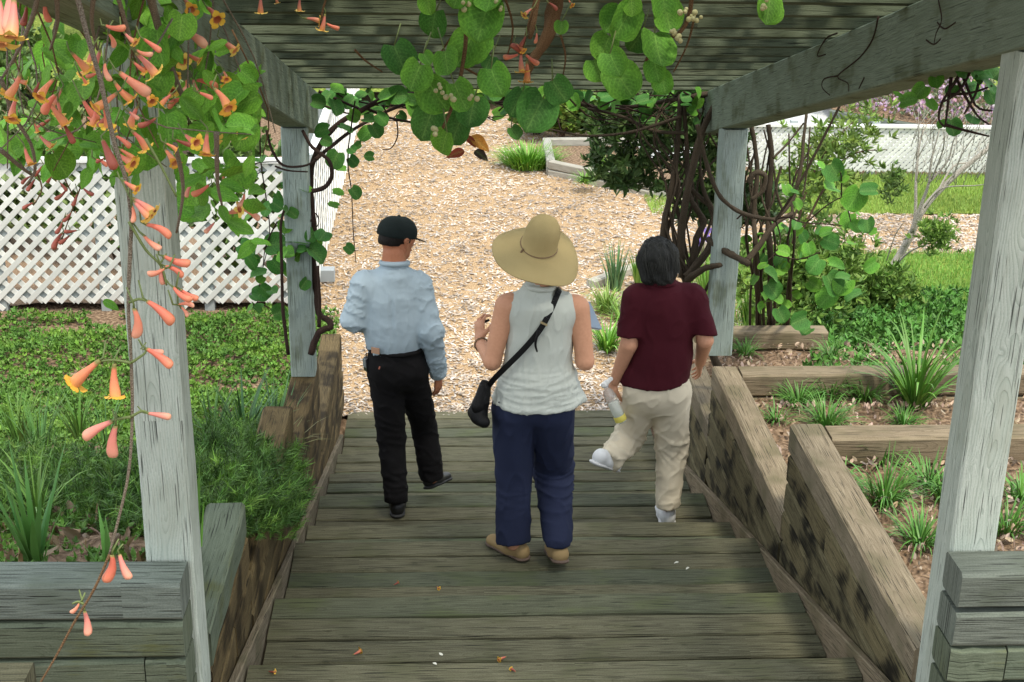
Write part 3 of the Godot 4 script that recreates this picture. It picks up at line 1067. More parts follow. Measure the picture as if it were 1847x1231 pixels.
	# plants beyond the third person
	var beyond := [
		["daffodil_clump", on_y(1110, 525, 0.0), 60, 0.5, 0.02, 0.2, 0.3, Color(0.12, 0.24, 0.10), "upright blue green daffodil leaves beside the chip path left of the grey haired person"],
		["daffodil_clump", on_y(1150, 520, 0.0), 24, 0.42, 0.028, 0.3, 0.35, Color(0.2, 0.36, 0.07), "bright broad blades between the daffodil leaves and the grey haired person"],
		["grass_clump", on_y(1095, 565, 0.0), 130, 0.34, 0.014, 1.1, 0.9, Color(0.22, 0.34, 0.07), "loose yellow green clump in front of the daffodil leaves"],
		["grass_clump", on_y(1120, 580, 0.0), 70, 0.3, 0.012, 1.1, 0.9, Color(0.2, 0.33, 0.06), "small yellow green clump partly behind the maroon sleeve"],
		["daylily_clump", on_y(1095, 632, 0.02), 90, 0.36, 0.02, 1.0, 0.8, Color(0.17, 0.36, 0.05), "bright daylily clump at the edge of the chip path between the two women"],
		["iris_clump", on_y(1275, 560, 0.0), 60, 0.6, 0.026, 0.3, 0.25, Color(0.17, 0.36, 0.06), "bright iris blades glowing left of the right rear post"],
		["iris_clump", on_y(1350, 590, 0.0), 40, 0.6, 0.022, 0.35, 0.3, Color(0.19, 0.36, 0.06), "bright iris blades right of the right rear post"],
	]
	for c in beyond:
		tag(obj(c[0], tuft(c[2], c[3], c[4], c[5], c[6], c[7]), mats.leaf_shiny, self, Transform3D(Basis(), c[1])), c[8], "plant")
	# violet irises
	for q in [[1265, 452, "violet iris between the twisted trunks, middle one"], [1283, 446, "violet iris close to the right rear post, upper one"], [1255, 470, "violet iris nearest the dark bobbed hair, lowest on the left"], [1290, 470, "violet iris close to the right rear post, lower one"]]:
		var b := on_y(q[0], q[1] + 22, 0.0)
		var t := thing("violet_iris", q[2], "flower", Vector3.ZERO, "violet irises behind the trunks")
		obj("stem", done(tube([b, b + Vector3(0.02, 0.3, 0.02)], 0.006, 0.004, 5)), mats.stem_green, t)
		for k in 6:
			obj("petal", petal_meshes[0], mats.leaf, t, leaf_xf(b + Vector3(0.02, 0.3, 0.02), Vector3(rnd(-1, 1), rnd(-0.6, 1), rnd(-1, 1)), random_dir(), 0.09))
	# clump and plants by the raised bed
	tag(obj("grass_clump", tuft(700, 0.34, 0.012, 0.8, 0.75, Color(0.15, 0.32, 0.04), 3), mats.leaf_shiny, self, Transform3D(Basis().scaled(Vector3(1.5, 1, 1.2)), on_y(953, 302, 0))), "fluffy bright green clump at the left corner of the raised bed", "plant")
	var spots := [[1055, 330, "low green herb inside the raised bed, nearest its pale corner"], [1110, 318, "low green herb inside the raised bed, under the dark evergreen"], [1085, 300, "low green herb inside the raised bed, along its back timber"]]
	for s in spots:
		tag(obj("herb_clump", tuft(120, 0.2, 0.014, 1.2, 1.1, Color(0.16, 0.3, 0.05), 3), mats.leaf_shiny, self, Transform3D(Basis(), on_y(s[0], s[1], 0.12))), s[2], "plant", "herbs in the raised bed")
	for s in [[1010, 250, 0.7, "yellow green shrub behind the raised bed on its left", Color(0.2, 0.28, 0.05)], [1075, 245, 0.6, "mid green shrub behind the raised bed, near its middle", Color(0.13, 0.24, 0.05)], [968, 235, 0.45, "small shrub at the far edge of the chip path", Color(0.17, 0.3, 0.05)], [1180, 255, 0.7, "grey green shrub behind the raised bed on its right", Color(0.11, 0.19, 0.07)]]:
		shrub("shrub", s[3], "shrub", on_y(s[0], s[1], 0.05), Vector3(s[2], s[2] * 0.6, s[2] * 0.7), 700, broad, s[4])
	# far hedge and bushes
	var far := [
		[-9.0, -15.5, 1.5, 1.0, "grey green bush far left behind the lattice fence"], [-6.8, -14.6, 1.3, 0.95, "yellow green bush at the left edge just behind the lattice fence"], [-4.6, -14.5, 1.2, 0.9, "low bush behind the lattice fence, left of the front post"], [-1.95, -13.6, 0.6, 0.8, "leafy bush close behind the lattice fence, left of the rear post"], [-3.2, -13.8, 0.85, 0.9, "leafy bush close behind the lattice fence, right of the front post"], [-2.6, -15.5, 0.8, 0.35, "low dark bush behind the lattice fence, near its corner"], [-3.6, -18.0, 1.2, 0.8, "rounded bush seen through the orange flowers"], [-6.5, -18.8, 1.7, 1.1, "large bush behind the orange flowers, farther left"],
		[-10, -20, 2.2, 1.5, "tall bush farthest left"], [-1.9, -23.2, 1.3, 0.8, "bush at the far end of the running lattice fence"], [0.2, -24.0, 1.2, 0.75, "bush closing the far end of the chip path"], [2.2, -23.6, 1.3, 0.8, "bush behind the raised bed's far shrubs"],
		[-4.5, -23.5, 1.8, 1.3, "big bush beyond the corner of the lattice fences"], [-8.0, -25.5, 2.2, 1.6, "biggest bush in the far left"], [4.5, -26.5, 1.7, 1.0, "bush above the pink flowers, left one"], [7.2, -27.2, 1.9, 1.2, "bush above the pink flowers, right one"], [0.5, -29, 2.4, 1.6, "far bush seen between the rafters and the hanging leaves"],
	]
	var i := 0
	for f in far:
		i += 1
		var y := 0.0
		if f[1] < -21.4: y = 0.28 + 0.16 * (-21.4 - f[1])
		var sc: float = f[2]
		var cols := [Color(0.14, 0.22, 0.06), Color(0.2, 0.29, 0.08), Color(0.12, 0.2, 0.07), Color(0.22, 0.29, 0.11)]
		shrub("bush", f[4], "shrub", Vector3(f[0], y - 0.1, f[1]), Vector3(sc, f[3], sc * 0.8), int(900 * sc), broad, cols[i % 4], 4, "bushes beyond the fences", 14)
	# pink flower bank top right
	var pet := rosette(5, "oblong", 0.05, Color(0.95, 0.95, 0.95), 0.3, 1.2, 0.02)
	var e0 := on_y(1500, 197, 0.32)
	var e1 := on_y(1830, 252, 0.32)
	g = scatter_in(4200, func():
		var d := rnd(0.05, 3.0)
		return e0.lerp(e1, rnd(-0.1, 1.1)) + Vector3(0.05 * d, 0.175 * d + rnd(0.02, 0.16), -d), Color(0.6, 0.4, 0.52), 0.3, 0.8, 1.3, 1.0)
	for k in g[1].size():
		if k % 5 < 3: g[1][k] = tone_around(Color(0.24, 0.28, 0.15), 0.3)
		elif k % 7 == 0: g[1][k] = Color(0.75, 0.6, 0.68)
	tag(multi("pink_flowers", pet, mats.leaf, self, g[0], g[1]), "pink flowering carpet on the bank beyond the far fence")
	# bare little tree on the lawn
	var tr := thing("crape_myrtle", "small nearly bare pale tree leaning over the lawn on the right", "tree")
	var limbs := [[[[1572, 552], [1590, 515], [1606, 490], [1640, 430], [1668, 375], [1718, 322], [1790, 262], [1850, 215]], 0.05, 0.016, -12.6, -12.9],
		[[[1600, 545], [1607, 520], [1603, 495]], 0.024, 0.022, -12.5, -12.55],
		[[[1632, 445], [1650, 400], [1653, 320], [1660, 255], [1672, 225]], 0.02, 0.006, -12.65, -12.9],
		[[[1645, 420], [1662, 370], [1676, 330], [1680, 290], [1695, 235]], 0.022, 0.005, -12.6, -12.5],
		[[[1676, 330], [1710, 290], [1722, 250], [1745, 225]], 0.012, 0.004, -12.5, -12.4],
		[[[1680, 325], [1700, 275], [1705, 240]], 0.01, 0.004, -12.5, -12.2],
		[[[1720, 320], [1735, 280], [1765, 235]], 0.01, 0.004, -12.75, -12.6],
		[[[1610, 485], [1640, 455], [1675, 440]], 0.012, 0.005, -12.6, -12.3],
		[[[1600, 470], [1615, 425], [1632, 400]], 0.006, 0.003, -12.6, -12.3],
		[[[1668, 375], [1700, 340], [1760, 335], [1790, 330]], 0.008, 0.003, -12.7, -12.3],
		[[[1690, 350], [1720, 300], [1760, 290], [1790, 250]], 0.012, 0.004, -12.75, -13.1]]
	for l in limbs.size():
		var a = limbs[l]
		obj("trunk" if l == 0 else "limb", done(tube(photo_path(a[0], a[3], a[4]), a[1], a[2], 8, 0.08)), mats.bark_pale, tr)
	var twigs := SurfaceTool.new()
	twigs.begin(Mesh.PRIMITIVE_TRIANGLES)
	for k in 70:
		var px := rnd(1640, 1790)
		var py := rnd(235, 340)
		var p := at(px, py, -12.6 + rnd(-0.4, 0.4))
		tube([p, p + Vector3(rnd(-0.05, 0.1), rnd(0.1, 0.2), rnd(-0.05, 0.05)), p + Vector3(rnd(-0.08, 0.2), rnd(0.25, 0.4), rnd(-0.1, 0.1))], 0.004, 0.0015, 4, 0.0, twigs)
	var tw := obj("twigs", done(twigs), mats.bark_pale, tr)
	tw.set_meta("kind", "stuff")
	var lc := scatter_in(130, func(): return at(1690 + rng.randfn(0, 18), 425 + rng.randfn(0, 16), -12.3 + rnd(-0.1, 0.1)), Color(0.2, 0.32, 0.06), 0.25, 0.6, 1.1, 1.2)
	var lc2 := scatter_in(60, func(): return at(1608 + rng.randfn(0, 10), 330 + rng.randfn(0, 14), -12.4 + rnd(-0.1, 0.1)), Color(0.16, 0.24, 0.06), 0.25, 0.6, 1.1, 1.2)
	lc[0].append_array(lc2[0])
	lc[1].append_array(lc2[1])
	multi("foliage", frond, mats.leaf, tr, lc[0], lc[1])
	# light branch with airy leaves left of that, over the far fence
	var ab := thing("airy_shrub", "airy pale green shrub in front of the far lattice fence", "shrub")
	for q in [[[1430, 440], [1460, 330], [1500, 260], [1545, 215]], [[1440, 430], [1520, 290], [1600, 270]], [[1425, 420], [1435, 320], [1450, 235]]]:
		obj("stem", done(tube(photo_path(q, -10.4, -10.8), 0.012, 0.003, 5)), mats.bark, ab)
	var af := scatter_in(330, func():
		var t := rng.randf()
		return at(lerpf(1430, 1560, t) + rng.randfn(0, 30), lerpf(330, 215, t) + rng.randfn(0, 28) + rnd(-30, 80) * (1 - t), -10.6 + rnd(-0.3, 0.3)), Color(0.2, 0.29, 0.06), 0.3, 0.6, 1.1, 1.4)
	multi("foliage", frond, mats.leaf, ab, af[0], af[1])


# ---------------------------------------------------------------- people
func head_prims(c: Vector3, f: Vector3, u: Vector3, neck: Vector3) -> Array:
	var r := f.cross(u).normalized()
	return [
		[c + f * 0.028 + u * 0.02, c - f * 0.032 + u * 0.012, 0.076, 0.08, 0.02],
		[c + f * 0.045 - u * 0.015, c + f * 0.052 - u * 0.085, 0.056, 0.036, 0.035],
		[c + r * 0.04 - u * 0.05, c + f * 0.05 - u * 0.088, 0.03, 0.024, 0.03],
		[c - r * 0.04 - u * 0.05, c + f * 0.05 - u * 0.088, 0.03, 0.024, 0.03],
		[c + f * 0.094 + u * 0.004, c + f * 0.114 - u * 0.034, 0.007, 0.013, 0.012],
		[c + f * 0.09 - u * 0.062 + r * 0.018, c + f * 0.09 - u * 0.062 - r * 0.018, 0.009, 0.009, 0.008],
		[c + f * 0.088 + u * 0.02 + r * 0.03, c + f * 0.088 + u * 0.02 - r * 0.03, 0.014, 0.014, 0.02],
		[c + r * 0.078 - f * 0.006 - u * 0.005, c + r * 0.076 - f * 0.0 - u * 0.03, 0.027, 0.017, 0.006, (r + f * 0.35).normalized(), 2.6],
		[c - r * 0.078 - f * 0.006 - u * 0.005, c - r * 0.076 - f * 0.0 - u * 0.03, 0.027, 0.017, 0.006, (f * 0.35 - r).normalized(), 2.6],
		[c - f * 0.02 - u * 0.04, neck, 0.058, 0.06, 0.03],
	]


func hand(st: SurfaceTool, wrist: Vector3, dir: Vector3, palm: Vector3, thumb_side: float, curl: float, s := 1.0, thumb_in := 0.3) -> void:
	dir = dir.normalized()
	palm = (palm - dir * palm.dot(dir)).normalized()
	var side := dir.cross(palm) * thumb_side
	var p := []
	p.append([wrist - dir * 0.03 * s, wrist + dir * 0.02 * s, 0.026 * s, 0.026 * s, 0.01, palm, 1.25])
	p.append([wrist + dir * 0.025 * s, wrist + dir * 0.075 * s, 0.03 * s, 0.038 * s, 0.02, palm, 2.3])
	var lens := [0.068, 0.076, 0.071, 0.056]
	for k in 4:
		var b := wrist + dir * (0.092 - 0.005 * absf(k - 1.2)) * s + side * (0.029 - 0.019 * k) * s
		var a := curl * (0.55 + 0.1 * k)
		var d := (dir + side * (0.1 - 0.07 * k)).normalized()
		var q := b - d * 0.015 * s
		for j in 3:
			var l: float = lens[k] * [0.62, 0.42, 0.34][j] * s
			var e := q + d * l
			p.append([q, e, (0.0088 - 0.0009 * j) * s, (0.0082 - 0.0011 * j) * s, 0.003])
			q = e
			d = d.rotated(dir.cross(palm).normalized(), a)
	var t0 := wrist + dir * 0.03 * s + side * 0.026 * s
	var t1 := t0 + (dir * 0.75 + side * 0.6 + palm * thumb_in).normalized() * 0.042 * s
	var t2 := t1 + (dir * 0.95 + side * 0.15 + palm * (thumb_in + 0.25)).normalized() * 0.032 * s
	var t3 := t2 + (dir * 0.95 - side * 0.1 + palm * (thumb_in + 0.35)).normalized() * 0.026 * s
	p.append([t0, t1, 0.015 * s, 0.011 * s, 0.012])
	p.append([t1, t2, 0.0105 * s, 0.0095 * s, 0.004])
	p.append([t2, t3, 0.0095 * s, 0.0075 * s, 0.003])
	sdf_mesh(p, 0.0032, null, st)


func shoe(owner_: Node3D, heel: Vector3, toe: Vector3, up: Vector3, m: Material, sole: Material, wide := 0.044, high := 0.07) -> void:
	var d := (toe - heel).normalized()
	var L := heel.distance_to(toe)
	var u := (up - d * up.dot(d)).normalized()
	var g := heel + u * 0.004
	var p := [
		[heel + d * 0.04 + u * high * 0.55, heel + d * L * 0.42 + u * high * 0.6, wide * 0.85, wide * 0.86, 0.02, null, 1.0, g, -u],
		[heel + d * 0.045 + u * high * 0.8, heel + d * L * 0.3 + u * high * 0.85, wide * 0.8, wide * 0.75, 0.02, null, 1.0, g, -u],
		[heel + d * L * 0.42 + u * high * 0.45, heel + d * (L - 0.045) + u * 0.028, wide, wide * 0.92, 0.03, u, 1.35, g, -u]]
	var o := obj("shoe", sdf_mesh(p, 0.006).commit(), m, owner_)
	var q := [[heel + d * 0.038 + u * 0.012, heel + d * L * 0.5 + u * 0.012, wide * 0.98, wide * 0.95, 0.02, u, 3.2], [heel + d * L * 0.5 + u * 0.012, heel + d * (L - 0.046) + u * 0.012, wide * 0.97, wide * 1.03, 0.02, u, 3.2]]
	obj("sole", sdf_mesh(q, 0.006).commit(), sole, o)


func eyes(owner_: Node3D, c: Vector3, f: Vector3, u: Vector3) -> void:
	var r := f.cross(u).normalized()
	for s in [-1, 1]:
		var o := obj("eye", eye_mesh, mats.eye, owner_, Transform3D(Basis(), c + f * 0.088 + r * 0.031 * s + u * 0.0))
		obj("iris", eye_mesh, mats.iris, o, Transform3D(Basis().scaled(Vector3.ONE * 0.5), f * 0.0075))


func cloth_wrinkle(ax: float, ay: float, az: float, amp: float, seed_: float) -> Callable:
	return func(p: Vector3, _n: Vector3) -> float:
		var a := nz.get_noise_3d(p.x * ax + seed_, p.y * ay, p.z * az)
		return amp * exp(-absf(a) * 7.0) + amp * 0.4 * nz.get_noise_3d(p.x * ax * 2.7, p.y * ay * 2.7 + seed_, p.z * az * 2.7)


func build_woman_in_hat() -> void:
	var z := -6.12
	var w := thing("person", "person in wide straw hat, sleeveless pale linen top and navy trousers, walking down the steps", "person")
	var f := Vector3(-0.06, -0.12, -1).normalized()
	var u := Vector3(0, 1, -0.12).normalized()
	var head := at(969, 474, z - 0.055)
	var neck := at(974, 528, z + 0.03)
	var sl := at(911, 552, z)
	var sr := at(1045, 556, z)
	var el := at(888, 652, z + 0.02)
	var er := at(1055, 652, z + 0.04)
	var wl := at(866, 618, z - 0.2)
	var wr := at(1048, 606, z - 0.22)
	var chest := at(976, 588, z)
	var waist := at(970, 655, z)
	var hem := at(970, 727, z)
	var hl := at(928, 742, z + 0.01)
	var hr := at(996, 742, z + 0.01)
	var kl := at(926, 852, z - 0.02)
	var kr := at(999, 846, z - 0.16)
	var al := at(926, 981, z + 0.03)
	var ar := at(1006, 981, z + 0.1)
	var bz := Vector3(0, 0, 1)
	var sk := SurfaceTool.new()
	sk.begin(Mesh.PRIMITIVE_TRIANGLES)
	sdf_mesh([
		[sl, el, 0.048, 0.041, 0.03], [el, wl, 0.042, 0.027, 0.012], [sr, er, 0.048, 0.043, 0.03], [er, wr, 0.042, 0.027, 0.012],
		[sl.lerp(sr, 0.12) + Vector3(0, 0.01, 0), sl.lerp(sr, 0.88) + Vector3(0, 0.01, 0), 0.05, 0.05, 0.05],
		[chest, waist, 0.13, 0.115, 0.05, bz, 1.6], [waist, hem, 0.115, 0.1, 0.05, bz, 1.6],
		[hl, hr, 0.06, 0.06, 0.03], [hl, kl, 0.062, 0.05, 0.02], [kl, al, 0.048, 0.036, 0.02], [hr, kr, 0.062, 0.05, 0.02], [kr, ar, 0.052, 0.036, 0.02],
		[neck - Vector3(0, 0.06, 0), neck + Vector3(0, 0.03, 0), 0.075, 0.055, 0.04]], 0.011, null, sk)
	sdf_mesh(head_prims(head, f, u, neck), 0.005, null, sk)
	hand(sk, wl + (wl - el).normalized() * 0.01, Vector3(0.0, 0.75, -0.45), Vector3(0.6, 0.25, -0.7), -1, 1.35, 0.92, 0.5)
	hand(sk, wr + (wr - er).normalized() * 0.01, Vector3(0.1, 0.25, -0.9), Vector3(-0.1, 1, 0.2), -1, 0.5, 0.92)
	obj("body", sk.commit(), mats.skin, w)
	eyes(w, head, f, u)
	# hair under the hat
	obj("hair", sdf_mesh([[head - f * 0.025 - u * 0.035, head - f * 0.035 - u * 0.075, 0.074, 0.058, 0.02]], 0.007).commit(), mats.hair_brown, w)
	# blouse
	var fold := func(p: Vector3, n: Vector3) -> float:
		var low := clampf((waist.y + 0.03 - p.y) * 12.0, 0, 1)
		var a := nz.get_noise_3d(p.x * 60, p.y * 420, p.z * 60)
		var b := nz.get_noise_3d(p.x * 300 + 40, p.y * 70, p.z * 200)
		var c := nz.get_noise_3d(p.x * 330, 7, p.z * 330) * clampf((waist.y - 0.08 - p.y) * 7, 0, 1)
		return 0.007 * low * exp(-7.0 * absf(a)) + 0.005 * exp(-8.0 * absf(b)) + 0.010 * c
	var hem_n := Vector3(0.02, -1, -0.02).normalized()
	var hem_p := at(968, 742, z + 0.12)
	var top := [
		[sl.lerp(sr, 0.2), sl.lerp(sr, 0.8), 0.066, 0.066, 0.06],
		[chest + Vector3(0, 0.035, 0), chest.lerp(waist, 0.55), 0.153, 0.142, 0.05, bz, 1.35],
		[chest.lerp(waist, 0.55), waist, 0.143, 0.137, 0.04, bz, 1.3],
		[waist, hem.lerp(waist, 0.5), 0.137, 0.178, 0.05, bz, 1.25],
		[hem.lerp(waist, 0.5), hem - Vector3(0, 0.02, 0), 0.178, 0.228, 0.04, bz, 1.3, hem_p, hem_n],
		[at(1030, 715, z - 0.02), at(1055, 742, z - 0.05), 0.04, 0.02, 0.05, null, 1.0, hem_p, hem_n],
		[neck - Vector3(0, 0.05, 0), neck + Vector3(-0.01, 0.005, 0.0), 0.09, 0.066, 0.05]]
	for p in top:
		if p.size() < 8:
			while p.size() < 7: p.append(null if p.size() == 5 else 1.0)
			p.append(hem_p)
			p.append(hem_n)
	obj("blouse", sdf_mesh(top, 0.0075, fold).commit(), mats.linen, w)
	obj("collar", done(tube(smooth_path([neck + Vector3(-0.062, 0.03, -0.02), neck + Vector3(-0.045, 0.036, 0.045), neck + Vector3(0.0, 0.036, 0.066), neck + Vector3(0.045, 0.033, 0.045), neck + Vector3(0.062, 0.028, -0.02)], 4), 0.014, 0.014, 7)), mats.linen, w)
	# trousers
	var tw := func(p: Vector3, n: Vector3) -> float:
		var kn := exp(-pow((p.y - kr.y + 0.05) / 0.12, 2)) * (1.0 if p.x > hl.lerp(hr, 0.5).x else 0.3)
		return 0.014 * kn * exp(-6.0 * absf(nz.get_noise_3d(p.x * 50 + p.y * 60, p.y * 260, p.z * 50))) + 0.007 * exp(-7.0 * absf(nz.get_noise_3d(p.x * 140, p.y * 45, p.z * 140 + 9)))
	var dl := (al - kl).normalized()
	var dr := (ar - kr).normalized()
	obj("trousers", sdf_mesh([
		[hl + Vector3(0.012, 0.03, 0), hr + Vector3(-0.012, 0.03, 0), 0.108, 0.108, 0.05],
		[hl + Vector3(0.03, 0.08, 0), hr + Vector3(-0.03, 0.08, 0), 0.085, 0.085, 0.06, bz, 1.25],
		[hl, kl, 0.107, 0.085, 0.02], [kl, al, 0.083, 0.08, 0.02, null, 1.0, al + Vector3(0, 0.008, 0), Vector3(0.1, -1, 0.25).normalized()],
		[hr, kr, 0.107, 0.09, 0.02], [kr, ar, 0.087, 0.07, 0.02, null, 1.0, ar + Vector3(0, 0.012, 0), Vector3(0, -1, -0.1).normalized()]], 0.009, tw).commit(), mats.navy, w)
	var lh := on_y(952, 1014, 1.022)
	shoe(w, lh, lh + Vector3(-0.19, 0, -0.2), Vector3.UP, mats.suede, mats.sole_brown, 0.043, 0.062)
	var rh := on_y(1013, 1020, 1.07)
	shoe(w, rh, rh + Vector3(-0.03, -0.065, -0.26), Vector3(0.05, 1, 0.0), mats.suede, mats.sole_brown, 0.046, 0.066)
	# bracelet
	var bc := wl + (el - wl) * 0.1
	var bd := (wl - el).normalized()
	var b1 := bd.cross(Vector3.RIGHT).normalized()
	var ring := []
	for k in 15: ring.append(bc + (b1 * cos(TAU * k / 14.0) + bd.cross(b1) * sin(TAU * k / 14.0)) * 0.033)
	obj("bracelet", done(tube(ring, 0.004, 0.004, 6)), mats.cord, w)
	# hat
	var up := Vector3(0.2, 0.92, 0.36).normalized()
	var ha := at(971, 447, z - 0.03)
	var fx := up.cross(Vector3.BACK).normalized()
	var hb := Basis(fx, up, fx.cross(up))
	var prof := [[0.0, 0.166], [0.03, 0.163], [0.055, 0.15], [0.07, 0.128], [0.078, 0.095], [0.081, 0.05], [0.084, 0.012], [0.09, 0.001], [0.11, -0.005], [0.14, -0.015], [0.175, -0.03], [0.203, -0.046], [0.205, -0.05], [0.175, -0.035], [0.11, -0.01], [0.08, -0.004], [0.077, 0.045], [0.067, 0.122], [0.0, 0.16]]
	var st := SurfaceTool.new()
	st.begin(Mesh.PRIMITIVE_TRIANGLES)
	st.set_smooth_group(0)
	var grid := []
	for i in prof.size():
		var row := []
		for k in 49:
			var t := TAU * k / 48.0
			var r: float = prof[i][0]
			var y: float = prof[i][1]
			var o := clampf((r - 0.09) / 0.1, 0, 1)
			y -= o * (0.018 * sin(2 * t + 0.6) + 0.012 * sin(3 * t + 1.0)) - 0.0
			row.append(Vector3(cos(t) * r * 1.0, y, sin(t) * r * 1.06))
		grid.append(row)
	for i in prof.size() - 1:
		for k in 48:
			quad(st, grid[i][k], grid[i + 1][k], grid[i + 1][k + 1], grid[i][k + 1], Vector2(k / 48.0, i * 0.06), Vector2(k / 48.0, i * 0.06 + 0.06), Vector2((k + 1) / 48.0, i * 0.06 + 0.06), Vector2((k + 1) / 48.0, i * 0.06))
	var hat := obj("straw_hat", done(st), mats.straw, w, Transform3D(hb, ha))
	var cord := []
	for k in 33:
		var t := TAU * k / 32.0
		cord.append(Vector3(cos(t) * 0.0845, 0.012 + 0.004 * sin(t * 2), sin(t) * 0.0895))
	obj("hat_cord", done(tube(cord, 0.0035, 0.0035, 6)), mats.cord, hat)
	obj("cord_knot", done(tube([Vector3(-0.07, 0.014, 0.05), Vector3(-0.076, 0.004, 0.056), Vector3(-0.08, -0.012, 0.062), Vector3(-0.083, -0.022, 0.068)], 0.006, 0.004, 6)), mats.cord, hat)
	# shoulder bag: strap over the right shoulder, bag on the left hip
	var bag := thing("shoulder_bag", "black shoulder bag worn across the back of the person in the straw hat", "bag")
	var back := func(px: float, py: float, dz: float) -> Vector3: return at(px, py, z + dz)
	var sp := smooth_path([back.call(1010, 519, -0.03), back.call(1006, 530, 0.075), back.call(990, 567, 0.115), back.call(972, 598, 0.127), back.call(945, 630, 0.125), back.call(915, 660, 0.115), back.call(893, 682, 0.09), back.call(880, 698, 0.05)], 5)
	var ss := SurfaceTool.new()
	ss.begin(Mesh.PRIMITIVE_TRIANGLES)
	ss.set_smooth_group(-1)
	for i in sp.size() - 1:
		var d: Vector3 = (sp[i + 1] - sp[i]).normalized()
		var n := Vector3(0, 0.25, 1).normalized()
		var s := d.cross(n).normalized() * 0.013
		n = s.cross(d).normalized() * 0.003
		var c := [sp[i], sp[i + 1]]
		quad(ss, c[0] - s - n, c[1] - s - n, c[1] + s - n, c[0] + s - n)
		quad(ss, c[0] + s + n, c[1] + s + n, c[1] - s + n, c[0] - s + n)
		quad(ss, c[0] + s - n, c[1] + s - n, c[1] + s + n, c[0] + s + n)
		quad(ss, c[0] - s + n, c[1] - s + n, c[1] - s - n, c[0] - s - n)
	ss.generate_normals()
	obj("strap", ss.commit(), mats.leather, bag)
	obj("strap_end", done(tube(smooth_path([back.call(972, 597, 0.138), back.call(967, 612, 0.145), back.call(966, 624, 0.145), back.call(969, 635, 0.142)], 4), 0.008, 0.004, 6)), mats.leather, bag)
	obj("buckle", board(0.034, 0.01, 0.008, Color(0.9, 0.9, 0.9), 0.002, 1), mats.brass, bag, Transform3D(Basis(Vector3.BACK, -0.5), back.call(981, 584, 0.13)))
	var bt: Vector3 = back.call(876, 700, 0.05)
	var bb: Vector3 = back.call(866, 744, 0.07)
	obj("bag_body", sdf_mesh([[bt, bb + Vector3(-0.012, 0, 0), 0.035, 0.052, 0.02, Vector3(0.9, 0.1, 0.4).normalized(), 1.3], [bb + Vector3(-0.03, -0.02, -0.05), bb + Vector3(0.015, -0.025, 0.05), 0.028, 0.028, 0.03]], 0.006, cloth_wrinkle(120, 90, 120, 0.005, 3.0)).commit(), mats.leather, bag)
	obj("bag_flap", sdf_mesh([[bt + Vector3(-0.012, 0.0, 0.02), bt.lerp(bb, 0.6) + Vector3(-0.02, 0, 0.03), 0.028, 0.042, 0.02, Vector3(0.7, 0.1, 0.7).normalized(), 1.7]], 0.006).commit(), mats.leather, bag)
	# pen and notebook in the hands
	var hp := wl + Vector3(0.02, 0.075, -0.06)
	var pen := thing("pen", "short black pen held in the left hand of the person in the straw hat", "pen")
	obj("barrel", done(tube([hp + Vector3(-0.03, -0.01, 0.0), hp + Vector3(0.025, 0.012, -0.015)], 0.0065, 0.0065, 8)), mats.leather, pen)
	obj("tip", done(tube([hp + Vector3(-0.03, -0.01, 0.0), hp + Vector3(-0.045, -0.016, 0.004)], 0.005, 0.001, 8)), mats.leather, pen)
	var nb := thing("notebook", "blue grey notebook sticking out beyond the right arm of the person in the straw hat", "notebook")
	var np := at(1052, 566, z - 0.34)
	var nbx := Transform3D(Basis(Vector3.UP, 0.3) * Basis(Vector3.RIGHT, 0.5) * Basis(Vector3.BACK, -0.35), np)
	obj("cover", board(0.15, 0.008, 0.18, Color(0.95, 0.95, 0.95), 0.002, 1, 0.0), mats.notebook, nb, nbx)
	obj("pages", board(0.142, 0.01, 0.172, Color(0.95, 0.95, 0.95), 0.001, 1, 0.0), mats.white, nb, nbx.translated_local(Vector3(0, -0.0095, 0)))


